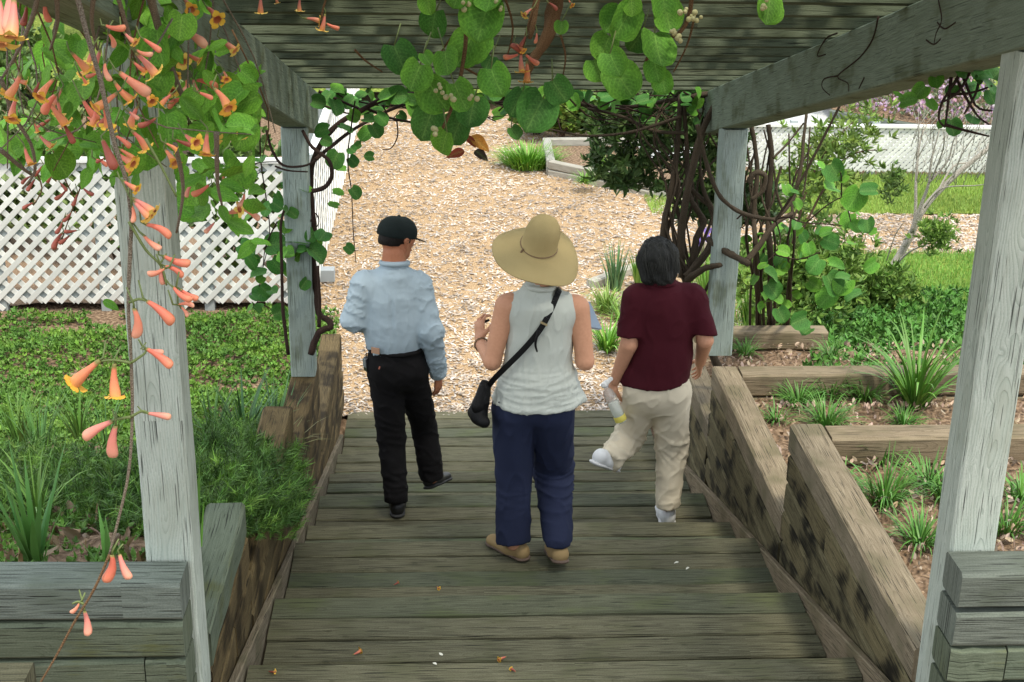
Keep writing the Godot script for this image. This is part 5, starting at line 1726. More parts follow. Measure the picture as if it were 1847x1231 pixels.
	for n in far:
		trumpet(v, at(n[0], n[1], -3.75), at(n[2], n[3], -3.72 + rnd(-0.03, 0.03)), (rng.randi() % 3) + (0 if n[4] else 3), n[4] == 1)
	var dark := [[55, 318, 38, 332], [62, 324, 48, 345], [98, 308, 84, 330], [118, 344, 98, 360], [128, 383, 113, 400], [112, 420, 95, 450], [60, 366, 40, 377], [138, 350, 130, 372], [112, 400, 100, 422], [138, 416, 115, 418], [108, 330, 120, 345], [150, 340, 168, 352], [90, 215, 62, 240], [100, 240, 85, 262], [125, 250, 118, 268], [75, 300, 60, 318], [125, 425, 105, 440]]
	for n in dark:
		trumpet(v, at(n[0], n[1], -4.6), at(n[2], n[3], -4.58), 6, false)
	for q in [[[160, 300], [140, 350], [122, 400], [108, 440]], [[60, 300], [75, 340], [60, 370]], [[95, 270], [115, 320], [135, 360]]]:
		stem(v, photo_path(q, -4.6, -4.6), 0.003, 0.002, mats.vine_brown, 5)
	# two big blooms nearest the lens
	trumpet(v, at(24, -30, -1.75), at(18, 62, -1.72), 5, false)
	trumpet(v, at(24, -6, -1.73), at(19, 68, -1.71), 2, true)
	trumpet(v, at(-6, -10, -1.8), at(-4, 82, -1.77), 2, true)
	# leaves: some the photo shows singly, then a loose curtain of them
	var single := [[80, 140, 24, -2.75], [68, 188, 26, -2.9], [120, 160, 22, -2.8], [148, 165, 28, -2.75], [130, 210, 30, -3.1], [165, 290, 20, -2.9], [110, 195, 26, -3.1], [155, 320, 22, -2.9], [320, 45, 34, -3.5], [410, 92, 28, -3.7], [120, 140, 16, -2.8], [285, 305, 34, -3.5], [310, 290, 26, -3.5], [352, 390, 30, -3.9], [330, 375, 22, -3.9], [430, 205, 24, -3.8], [395, 235, 28, -3.8], [355, 400, 24, -3.9], [445, 450, 24, -4.2], [470, 435, 20, -4.2], [200, 550, 16, -4.4], [300, 5, 22, -3.3], [350, 345, 30, -3.9], [365, 300, 28, -3.9], [415, 290, 22, -3.9], [60, 240, 22, -3.2], [30, 295, 28, -3.3], [100, 260, 24, -3.3], [10, 270, 26, -3.3], [60, 275, 20, -3.3], [160, 260, 20, -3.0], [210, 215, 22, -2.9], [225, 225, 20, -2.8]]
	for s in single:
		var p := at(s[0], s[1], s[3] - 0.55)
		facing_leaf(v, cross_leaves[rng.randi() % 6], p, s[2] * 1.9 / F * (EYE.distance_to(p)), 0.7, 0.6)
	for k in 70:
		var a := at(rnd(-10, 440), rnd(-20, 300), rnd(-3.3, -2.6))
		if a.x > -0.85 and a.y > 4.0: continue
		trumpet(v, a, a + Vector3(rnd(-0.04, 0.04), rnd(-0.05, -0.005), rnd(-0.02, 0.04)), [0, 1, 2, 3, 1, 6][k % 6], k % 6 < 3 or k % 6 == 4)
	for k in 255:
		var px := rnd(-20, 470)
		var py := rnd(-30, 310) * (1.0 if px < 230 else 0.9) + (100 if px > 300 and k % 3 == 0 else 0)
		if px > 395 and py < 130: continue
		var z := rnd(-4.9, -3.5)
		if px > 215 and px < 300: z = rnd(-3.85, -3.4)
		var p := at(px, py, z)
		facing_leaf(v, cross_leaves[rng.randi() % 6], p, rnd(0.045, 0.088), 0.7, 1.0)
	for k in 80:
		var px := rnd(200, 470)
		var p := at(px, rnd(-10, 330) if px < 340 else rnd(140, 420), rnd(-3.85, -3.4))
		facing_leaf(v, cross_leaves[rng.randi() % 6], p, rnd(0.05, 0.085), 0.7, 1.0)
	for k in 26:
		var px := rnd(-10, 420)
		var a := at(px, rnd(-60, 60), rnd(-4.4, -3.2))
		stem(v, smooth_path([a, a + Vector3(rnd(-0.1, 0.1), -0.2, rnd(-0.1, 0.1)), a + Vector3(rnd(-0.2, 0.2), -rnd(0.25, 0.5), rnd(-0.1, 0.1))], 3), 0.0028, 0.0014, mats.vine_brown if k % 3 == 0 else mats.vine_grey, 5)
	# flowers hanging further in, against the rafters
	var inner := [[470, -8, 470, 24, 1], [541, -4, 540, 20, 1], [550, 33, 577, 38, 1], [588, 42, 612, 52, 0], [586, 25, 580, 55, 1], [495, -10, 500, 6, 1]]
	for n in inner:
		trumpet(v, at(n[0], n[1], -4.3), at(n[2], n[3], -4.3), (rng.randi() % 3) + (0 if n[4] else 3), n[4] == 1)
	stem(v, photo_path([[600, -40], [584, 10], [580, 35], [586, 42]], -4.3, -4.3), 0.004, 0.003, mats.vine_brown, 5)


func build_kiwi() -> void:
	var v := thing("kiwi_vine", "round leaved kiwi vine hanging from the rafters at the top centre", "vine")
	for q in [[[832, -60], [838, 20], [840, 70], [832, 130], [818, 185], [800, 228], [790, 245]], [[1250, -60], [1245, 20], [1225, 60], [1190, 75], [1165, 110]]]:
		stem(v, photo_path(q, -3.95, -4.0), 0.007, 0.0045, mats.vine_brown, 7)
	stem(v, photo_path([[1010, -60], [1000, 10], [985, 70], [960, 110], [948, 150]], -4.25, -4.2), 0.03, 0.006, mats.vine_brown, 8, 0.25)
	stem(v, photo_path([[970, -60], [966, 20], [955, 70]], -4.2, -4.15), 0.014, 0.006, mats.vine_brown, 7, 0.25)
	for q in [[[905, -20], [925, 50], [912, 110]], [[820, 60], [805, 80], [792, 100]], [[835, 120], [870, 140], [890, 147]], [[1010, 60], [1020, 100], [1015, 140]], [[640, 90], [660, 110], [690, 130]], [[1255, 20], [1240, 80], [1215, 130]]]:
		stem(v, photo_path(q, -4.1, -4.15), 0.004, 0.002, mats.vine_brown, 5)
	# [x, y, radius in pixels, shade 0 light 1 dark, depth]
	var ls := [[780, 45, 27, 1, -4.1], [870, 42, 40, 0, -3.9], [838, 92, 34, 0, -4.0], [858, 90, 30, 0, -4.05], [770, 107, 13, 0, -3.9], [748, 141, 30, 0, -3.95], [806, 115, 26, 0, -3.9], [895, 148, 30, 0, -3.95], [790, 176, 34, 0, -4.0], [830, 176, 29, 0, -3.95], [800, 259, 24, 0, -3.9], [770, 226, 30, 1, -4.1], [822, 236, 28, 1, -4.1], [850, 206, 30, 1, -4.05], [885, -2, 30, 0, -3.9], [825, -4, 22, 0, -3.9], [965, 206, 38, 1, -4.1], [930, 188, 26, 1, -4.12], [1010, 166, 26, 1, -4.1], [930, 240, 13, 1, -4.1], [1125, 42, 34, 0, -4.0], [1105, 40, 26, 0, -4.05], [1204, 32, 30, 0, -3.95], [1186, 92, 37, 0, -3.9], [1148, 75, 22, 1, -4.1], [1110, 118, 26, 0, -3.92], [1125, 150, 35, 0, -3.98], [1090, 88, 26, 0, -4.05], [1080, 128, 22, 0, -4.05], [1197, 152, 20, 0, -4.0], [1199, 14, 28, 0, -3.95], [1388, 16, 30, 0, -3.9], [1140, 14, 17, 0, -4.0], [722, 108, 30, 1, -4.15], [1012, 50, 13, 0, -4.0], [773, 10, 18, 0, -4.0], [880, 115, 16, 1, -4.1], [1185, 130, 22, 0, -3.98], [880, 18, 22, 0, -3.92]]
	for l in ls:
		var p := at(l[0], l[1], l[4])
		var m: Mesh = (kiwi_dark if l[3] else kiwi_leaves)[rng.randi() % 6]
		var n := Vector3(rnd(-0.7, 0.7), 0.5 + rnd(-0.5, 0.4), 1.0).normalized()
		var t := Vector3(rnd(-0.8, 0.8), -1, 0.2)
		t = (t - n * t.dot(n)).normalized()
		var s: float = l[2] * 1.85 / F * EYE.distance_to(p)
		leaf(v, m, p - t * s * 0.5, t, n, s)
		stem(v, [p - t * s * 0.5, p - t * s * 0.65 + Vector3(rnd(-0.03, 0.03), 0.05, -0.03)], 0.0018, 0.0022, mats.stem_green, 4)
	for l in [[866, 260, 22, 0], [822, 277, 16, 1], [868, 280, 17, 2], [850, 255, 12, 1]]:
		var p := at(l[0], l[1], -4.1)
		facing_leaf(v, red_leaves[l[3]], p, l[2] * 2.0 / F * 4.3, 0.3, 0.4)
	for l in [[1380, 8], [790, 160], [786, 238], [812, 178], [1232, 18], [1245, 35], [1210, 60], [1222, 66], [1258, 30], [838, 10], [900, 10], [855, 175]]:
		for k in 4:
			var p := at(l[0] + rnd(-8, 8), l[1] + rnd(-8, 8), -3.88 + rnd(-0.02, 0.02))
			obj("flower_bud", eye_mesh, mats.bud, v, Transform3D(Basis().scaled(Vector3.ONE * rnd(0.45, 0.7)), p))
	# leaves of this vine lying over the rafters
	var g = scatter_in(2600, func():
		var z := rnd(-8.7, -1.7)
		if z < -6.3 and rng.randf() < (-z - 6.3) / 2.6: return null
		return Vector3(rnd(-1.3, 2.1), roof_y(z) + 0.17 + rnd(0, 0.2), z), Color(0.95, 0.95, 0.95), 0.1, 0.06, 0.11, 0.5)
	for k in g[0].size():
		g[0][k].basis = g[0][k].basis * Basis(Vector3.RIGHT, -PI / 2)
	multi("roof_leaves", kiwi_leaves[0], mats.leaf_big, v, g[0], g[1])
	# coral flowers in the middle of the rafters
	var c := thing("crossvine", "few coral crossvine flowers drooping in front of the rafters at the top centre", "flowering vine")
	for q in [[930, 78, 945, 92, 1], [948, 66, 938, 84, 0], [935, 98, 908, 103, 0], [948, 98, 972, 116, 0], [940, 95, 942, 130, 1], [942, 100, 922, 80, 0], [960, 15, 945, 28, 1], [990, 5, 1005, 18, 0], [1025, 0, 1032, 10, 1], [968, 60, 965, 78, 0], [950, 110, 950, 148, 1]]:
		trumpet(c, at(q[0], q[1], -4.15), at(q[2], q[3], -4.13), (rng.randi() % 3) if q[4] else 6 - (rng.randi() % 2) * 3, q[4] == 1)
	stem(c, photo_path([[975, -40], [958, 30], [944, 80], [941, 100]], -4.18, -4.16), 0.006, 0.003, mats.vine_brown, 6)


func build_rear_vines() -> void:
	# left rear post
	var v := thing("climbing_vine", "dark stemmed vine with round leaves winding up the left rear post", "vine")
	stem(v, photo_path([[560, 640], [575, 600], [596, 590], [592, 578], [575, 565], [570, 520], [565, 470], [566, 420], [562, 370], [560, 320], [566, 285], [585, 250], [612, 222], [650, 200], [690, 180], [740, 170], [800, 176]], -7.85, -8.35), 0.02, 0.014, mats.vine_dark, 8, 0.15)
	stem(v, photo_path([[562, 345], [585, 338], [598, 318], [594, 292], [575, 275], [560, 262], [545, 235]], -7.8, -7.9), 0.014, 0.009, mats.vine_dark, 7)
	stem(v, photo_path([[566, 290], [600, 262], [640, 232], [700, 200], [770, 178], [850, 182]], -7.9, -8.5), 0.012, 0.007, mats.vine_dark, 7)
	stem(v, photo_path([[660, 195], [700, 212], [750, 222], [800, 230]], -8.3, -8.4), 0.009, 0.005, mats.vine_dark, 6)
	stem(v, photo_path([[575, 165], [610, 180], [650, 198]], -8.4, -8.3), 0.009, 0.008, mats.vine_dark, 6)
	stem(v, photo_path([[480, 235], [490, 270], [510, 298], [545, 300], [570, 290]], -7.85, -7.8), 0.008, 0.006, mats.vine_dark, 6)
	stem(v, photo_path([[496, 300], [520, 308], [555, 310]], -7.85, -7.8), 0.006, 0.004, mats.vine_dark, 5)
	stem(v, photo_path([[520, 640], [510, 560], [508, 480], [506, 410], [512, 380]], -7.8, -7.85), 0.011, 0.007, mats.vine_dark, 6)
	stem(v, photo_path([[575, 590], [576, 540], [573, 480]], -7.8, -7.82), 0.012, 0.008, mats.vine_dark, 6)
	for q in [[[640, 182], [633, 230], [627, 290], [634, 350], [637, 420], [642, 475]], [[468, 215], [470, 290], [480, 360], [486, 425], [470, 500], [462, 560]], [[440, 305], [465, 294], [500, 292]], [[440, 330], [470, 310]], [[560, 400], [568, 385], [575, 400], [565, 420]], [[715, 215], [717, 245], [705, 268], [690, 270]], [[690, 190], [705, 215], [720, 200]], [[840, 180], [835, 220], [845, 240]], [[500, 400], [480, 440], [474, 480]]]:
		stem(v, photo_path(q, -8.0, -8.1), 0.005, 0.0025, mats.vine_dark, 5)
	var ls := [[605, 195, 14], [578, 235, 13], [625, 230, 12], [660, 245, 14], [677, 238, 13], [603, 290, 15], [615, 305, 9], [638, 292, 10], [635, 270, 9], [665, 282, 8], [645, 265, 8], [610, 350, 10], [640, 350, 11], [600, 370, 9], [582, 425, 14], [537, 435, 22], [560, 440, 20], [500, 440, 18], [572, 460, 18], [520, 460, 14], [445, 450, 16], [465, 495, 14], [500, 480, 14], [545, 455, 15], [470, 530, 15], [480, 525, 12], [505, 565, 14], [700, 175, 16], [735, 180, 14], [690, 215, 12], [590, 178, 12], [640, 210, 11], [575, 185, 12], [630, 450, 9], [470, 290, 10], [455, 310, 12], [450, 330, 9], [745, 200, 16], [780, 195, 16], [760, 172, 14], [820, 188, 14], [720, 172, 15], [665, 215, 10], [590, 255, 9], [455, 475, 12], [610, 165, 12], [655, 175, 13]]
	for l in ls:
		var p := at(l[0], l[1], -8.0 + rnd(-0.12, 0.12))
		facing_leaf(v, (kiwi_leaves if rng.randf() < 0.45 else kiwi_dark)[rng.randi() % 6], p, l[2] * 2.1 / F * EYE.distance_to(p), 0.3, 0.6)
	for k in 26:
		var px := rnd(580, 1250)
		stem(v, photo_path([[px, rnd(160, 200)], [px + rnd(40, 90), rnd(165, 225)], [px + rnd(100, 180), rnd(165, 235)]], -8.5 + rnd(-0.3, 0.2), -8.6), rnd(0.003, 0.008), 0.002, mats.vine_dark, 5, 0.15)
	for k in 130:
		var p := at(rnd(580, 1290), 165 + absf(rng.randfn(0, 24)), -8.6 + rnd(-0.3, 0.2))
		facing_leaf(v, kiwi_dark[rng.randi() % 6] if k % 3 else kiwi_leaves[rng.randi() % 6], p, rnd(0.06, 0.1), 0.2, 0.9)
	for k in 34:
		var p := at(rnd(440, 560), rnd(330, 560), -7.95 + rnd(-0.25, 0.15))
		facing_leaf(v, kiwi_dark[rng.randi() % 6] if k % 2 else kiwi_leaves[rng.randi() % 6], p, rnd(0.05, 0.085), 0.3, 0.8)
	# right rear post: old twisted trunks
	var t := thing("twisted_vine", "old vine with several twisted brown trunks climbing round the right rear post", "vine")
	var trunks := [
		[[[1195, 430], [1203, 380], [1213, 330], [1222, 260], [1228, 170]], 0.028, 0.02, -8.25, -8.5],
		[[[1232, 500], [1228, 440], [1236, 370], [1250, 300], [1266, 240], [1290, 190], [1312, 155]], 0.034, 0.022, -8.2, -8.35],
		[[[1240, 495], [1252, 455], [1258, 425], [1270, 402], [1258, 380], [1244, 352], [1240, 310], [1238, 250], [1232, 165]], 0.03, 0.016, -8.2, -8.5],
		[[[1238, 500], [1262, 470], [1285, 440], [1290, 410], [1288, 385], [1270, 345], [1262, 300]], 0.03, 0.014, -8.15, -8.3],
		[[[1240, 505], [1270, 485], [1300, 478]], 0.03, 0.02, -8.15, -7.9],
		[[[1278, 432], [1300, 448], [1325, 462], [1350, 476]], 0.026, 0.026, -8.1, -7.75],
		[[[1245, 340], [1275, 368], [1300, 385]], 0.02, 0.013, -8.3, -8.25],
		[[[1258, 225], [1268, 270], [1283, 320], [1300, 355], [1330, 380], [1365, 392], [1398, 396]], 0.017, 0.014, -7.85, -7.8],
		[[[1236, 498], [1248, 560], [1262, 600], [1286, 640], [1304, 690]], 0.034, 0.036, -8.2, -8.3],
		[[[1262, 545], [1280, 510], [1300, 470]], 0.014, 0.01, -8.2, -8.1],
		[[[1348, 470], [1372, 440], [1398, 405], [1430, 385]], 0.026, 0.016, -8.2, -8.3],
		[[[1366, 610, -9.85], [1368, 545, -9.3], [1364, 460], [1360, 390], [1366, 300], [1355, 225]], 0.022, 0.018, -8.3, -8.4],
		[[[1396, 610, -9.9], [1388, 555, -9.4], [1390, 470], [1385, 380], [1392, 290], [1386, 225]], 0.026, 0.02, -8.45, -8.5],
		[[[1395, 400], [1430, 360], [1445, 300], [1450, 250], [1455, 205]], 0.017, 0.011, -8.3, -8.5],
		[[[1398, 400], [1440, 335], [1485, 250], [1518, 185]], 0.011, 0.009, -7.9, -7.7],
		[[[1350, 330], [1362, 312], [1380, 318], [1375, 345], [1355, 360]], 0.024, 0.016, -8.2, -8.2],
		[[[1395, 285], [1420, 260], [1450, 222]], 0.01, 0.007, -8.4, -8.5],
		[[[1410, 300], [1400, 340], [1412, 380]], 0.012, 0.01, -8.4, -8.4],
		[[[1310, 165], [1240, 175], [1160, 190], [1080, 195], [1010, 170]], 0.024, 0.012, -8.45, -8.7],
		[[[1235, 240], [1180, 236], [1120, 210], [1060, 196]], 0.015, 0.01, -8.4, -8.6],
		[[[1230, 210], [1140, 238], [1060, 245], [985, 232]], 0.014, 0.006, -8.4, -8.5],
	]
	for a in trunks:
		obj("trunk" if a[1] > 0.02 else "stem", done(tube(photo_path(a[0], a[3], a[4], 5), a[1] * 0.78, a[2] * 0.78, 8, 0.18)), mats.vine_bark, t)
	for k in 30:
		var p := at(rnd(1345, 1480), rnd(400, 570), -8.6 + rnd(-0.5, 0.4))
		facing_leaf(t, kiwi_leaves[rng.randi() % 6] if k % 3 else kiwi_dark[rng.randi() % 6], p, rnd(0.05, 0.08), 0.5, 0.9)
	for k in 16:
		var px := rnd(1200, 1300)
		stem(t, photo_path([[1240 + rnd(-10, 14), 500], [px, 420 + rnd(-20, 20)], [px + rnd(-25, 30), 330], [px + rnd(-60, 60), 235], [px + rnd(-90, 70), 165]], -8.25 + rnd(-0.15, 0.1), -8.55), rnd(0.006, 0.012), 0.004, mats.vine_bark, 6, 0.15)
	for k in 9:
		var px := rnd(1345, 1440)
		stem(t, photo_path([[px + rnd(-10, 10), 612, -9.9], [px + 5, 530, -9.1], [px + rnd(-15, 20), 430], [px + rnd(-15, 30), 340], [px + rnd(-20, 50), rnd(215, 280)]], -8.4 + rnd(-0.2, 0.1), -8.5), rnd(0.006, 0.013), 0.005, mats.vine_bark, 6, 0.15)
	for q in [[[1395, 398], [1420, 392], [1450, 402], [1500, 405], [1520, 408]], [[1455, 402], [1490, 372], [1520, 355]], [[1400, 400], [1408, 430], [1400, 455], [1385, 470]], [[1400, 460], [1440, 468], [1480, 455]], [[1518, 355], [1518, 320], [1515, 310]], [[1520, 355], [1530, 380], [1535, 400]], [[1330, 395], [1340, 388], [1345, 405], [1335, 412]], [[1130, 200], [1150, 230], [1145, 250]], [[1000, 190], [1010, 230], [1015, 236]], [[860, 185], [870, 205], [895, 220]], [[900, 200], [920, 185], [960, 178]]]:
		stem(t, photo_path(q, -7.9, -7.8), 0.005, 0.003, mats.vine_dark, 5)
	# shoots of round leaves right of that post
	var rl := [[1508, 312, 20, 1], [1500, 338, 18, 1], [1540, 362, 22, 0], [1565, 345, 16, 1], [1530, 400, 15, 0], [1565, 408, 15, 1], [1545, 410, 12, 0], [1488, 420, 12, 0], [1535, 440, 10, 1], [1500, 436, 16, 1], [1420, 345, 13, 0], [1438, 350, 12, 1], [1440, 370, 10, 0], [1520, 320, 10, 0], [1545, 385, 10, 0], [1470, 480, 17, 1], [1500, 515, 22, 1], [1490, 540, 20, 1], [1520, 520, 19, 1], [1540, 535, 18, 1], [1470, 515, 13, 1], [1520, 500, 14, 1], [1390, 500, 18, 1], [1395, 525, 18, 1], [1410, 570, 15, 1], [1440, 580, 18, 1], [1455, 600, 12, 1], [1375, 480, 10, 0], [1510, 480, 16, 0], [1570, 480, 14, 0], [1575, 420, 8, 0], [1460, 450, 12, 0], [1415, 455, 12, 0], [1480, 300, 9, 0]]
	for l in rl:
		var p := at(l[0], l[1], -7.85 + rnd(-0.1, 0.1))
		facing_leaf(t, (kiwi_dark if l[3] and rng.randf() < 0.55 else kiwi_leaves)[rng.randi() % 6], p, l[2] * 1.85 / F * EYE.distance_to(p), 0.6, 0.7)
	# dark evergreen foliage left of the rear right post
	var s := thing("evergreen_shrub", "dark narrow leaved evergreen hanging behind the trunks left of the right rear post", "shrub")
	for q in [[[1290, 200], [1220, 230], [1150, 250], [1090, 270]], [[1280, 230], [1200, 280], [1130, 320], [1100, 330]], [[1290, 180], [1180, 190], [1100, 200]], [[1270, 260], [1230, 320], [1180, 345]], [[1260, 270], [1240, 330], [1250, 380]]]:
		stem(s, photo_path(q, -9.1, -9.4), 0.012, 0.004, mats.vine_dark, 6)
	var frond := rosette(8, "lance", 0.11, Color(0.95, 0.95, 0.95), 0.5, 1.5, 0.02)
	var g = scatter_in(720, func():
		var a := rng.randf()
		var px := lerpf(1330, 1075, pow(a, 1.25)) + rng.randfn(0, 12)
		var py := 170 + rng.randf() * lerpf(190, 165, a) * (1.0 if rng.randf() < 0.75 else 0.5)
		return at(px, py, -9.25 + rnd(-0.3, 0.3)), Color(0.085, 0.15, 0.04), 0.45, 0.5, 0.95, 1.6)
	var g2 = scatter_in(160, func(): return at(rnd(1230, 1400), rnd(340, 400), -9.3 + rnd(-0.2, 0.3)), Color(0.06, 0.11, 0.035), 0.35, 0.6, 1.1, 1.6)
	g[0].append_array(g2[0])
	g[1].append_array(g2[1])
	multi("foliage", frond, mats.leaf, s, g[0], g[1])
	# top right corner vine by the front post
	var c := thing("climbing_vine", "tangle of dark stems and leaves left of the right front post, near its top", "vine")
	for q in [[[1740, 120], [1722, 150], [1700, 185], [1694, 215], [1705, 230]], [[1705, 225], [1740, 235], [1785, 246]], [[1725, 140], [1745, 180], [1765, 210], [1785, 225]], [[1735, 130], [1760, 190], [1790, 200]], [[1712, 170], [1750, 168], [1790, 155]], [[1716, 140], [1710, 190], [1706, 225]], [[1770, 130], [1760, 170], [1740, 205]], [[1755, 120], [1730, 165], [1700, 185]]]:
		stem(c, photo_path(q, -4.6, -4.5), 0.006, 0.003, mats.vine_dark, 6)
	for l in [[1718, 232, 14], [1700, 225, 9], [1755, 215, 12], [1785, 150, 18], [1800, 130, 18], [1760, 165, 13], [1745, 150, 11], [1640, 180, 14], [1660, 165, 13], [1620, 172, 10], [1680, 190, 12], [1775, 135, 14], [1740, 125, 14], [1720, 165, 12], [1790, 175, 12], [1765, 140, 12], [1690, 150, 12]]:
		var p := at(l[0], l[1], -4.6 + rnd(-0.1, 0.1))
		facing_leaf(c, (kiwi_dark if l[0] > 1700 else kiwi_leaves)[rng.randi() % 6], p, l[2] * 2.1 / F * EYE.distance_to(p), 0.5, 0.6)
	# thin dead tendrils on the right beam
	var d := thing("dead_tendril", "thin dead vine tendrils clinging to the inside of the right beam", "vine")
	for q in [[[1694, 0], [1700, 35], [1690, 60], [1686, 80]], [[1692, 40], [1705, 52], [1725, 40]], [[1672, 72], [1686, 80], [1698, 70]], [[1585, 30], [1575, 70], [1550, 105], [1512, 137], [1530, 150], [1532, 165]], [[1512, 137], [1488, 142], [1484, 158], [1498, 172]], [[1560, 140], [1550, 160]], [[1510, 60], [1490, 70], [1475, 100], [1490, 98]]]:
		var pts := []
		for e in q:
			var dd := eye_basis * Vector3((e[0] - 923.5) / F, -(e[1] - 615.5) / F, -1.0)
			pts.append(EYE + dd * ((XR - 0.006) / dd.x))
		stem(d, smooth_path(pts, 4), 0.004, 0.003, mats.vine_dark, 5)


func build_fallen() -> void:
	var spots := [[643, 1178, "curled coral flower fallen on the lower left planks", true], [907, 1188, "coral flower fallen on the planks at the bottom centre, larger of two", true], [926, 1210, "small coral flower fallen nearest the bottom edge of the photo, right of centre", false], [714, 1053, "dry orange flower caught in a plank joint behind the two shoes, on the left", false], [451, 1192, "dried red flower fallen by the left stringer", false], [490, 1212, "small red flower on the planks in the bottom left", false], [790, 1060, "small dry brown flower in the plank joint left of the suede shoes", false]]
	for s in spots:
		var y := 1.43
		for k in STEPS.size():
			var q := on_y(s[0], s[1], STEPS[k][1])
			if q.z > STEPS[k][0] and (k == 0 or q.z <= STEPS[k - 1][0]):
				y = STEPS[k][1]
				break
		var p := on_y(s[0], s[1], y + 0.012)
		var o := thing("fallen_flower", s[2], "flower", p)
		var d := Vector3(rnd(-1, 1), 0.05, rnd(-1, 1)).normalized()
		var z := d.cross(Vector3.UP).normalized()
		var sz := 0.04 if s[3] else 0.028
		obj("petal_tube", flower_tubes[0 if s[3] else 6], mats.petal, o, Transform3D(Basis(d.cross(z), d, z).scaled(Vector3(sz * 1.1, sz, sz * 1.1)), -d * sz * 0.5))
		obj("petal_lobes", flower_lobes[0], mats.petal, o, Transform3D(Basis(d.cross(z), d, z).scaled(Vector3(sz, sz, sz)), -d * sz * 0.5))
	for s in [[798, 1183, "white petal lying on the planks, upper of two"], [787, 1200, "white petal lying on the planks, lower of two"], [1224, 1014, "white petal lying on the planks right of the suede shoes"], [1243, 1024, "pale leaf scrap right of the white petal"]]:
		var p := on_y(s[0], s[1], 1.44 if s[1] > 1100 else 1.225)
		tag(obj("fallen_petal", leaf_mesh("oblong", Color(0.7, 0.68, 0.6)), mats.leaf, self, leaf_xf(p, Vector3(rnd(-1, 1), 0, rnd(-1, 1)), Vector3.UP, 0.022)), s[2], "petal")


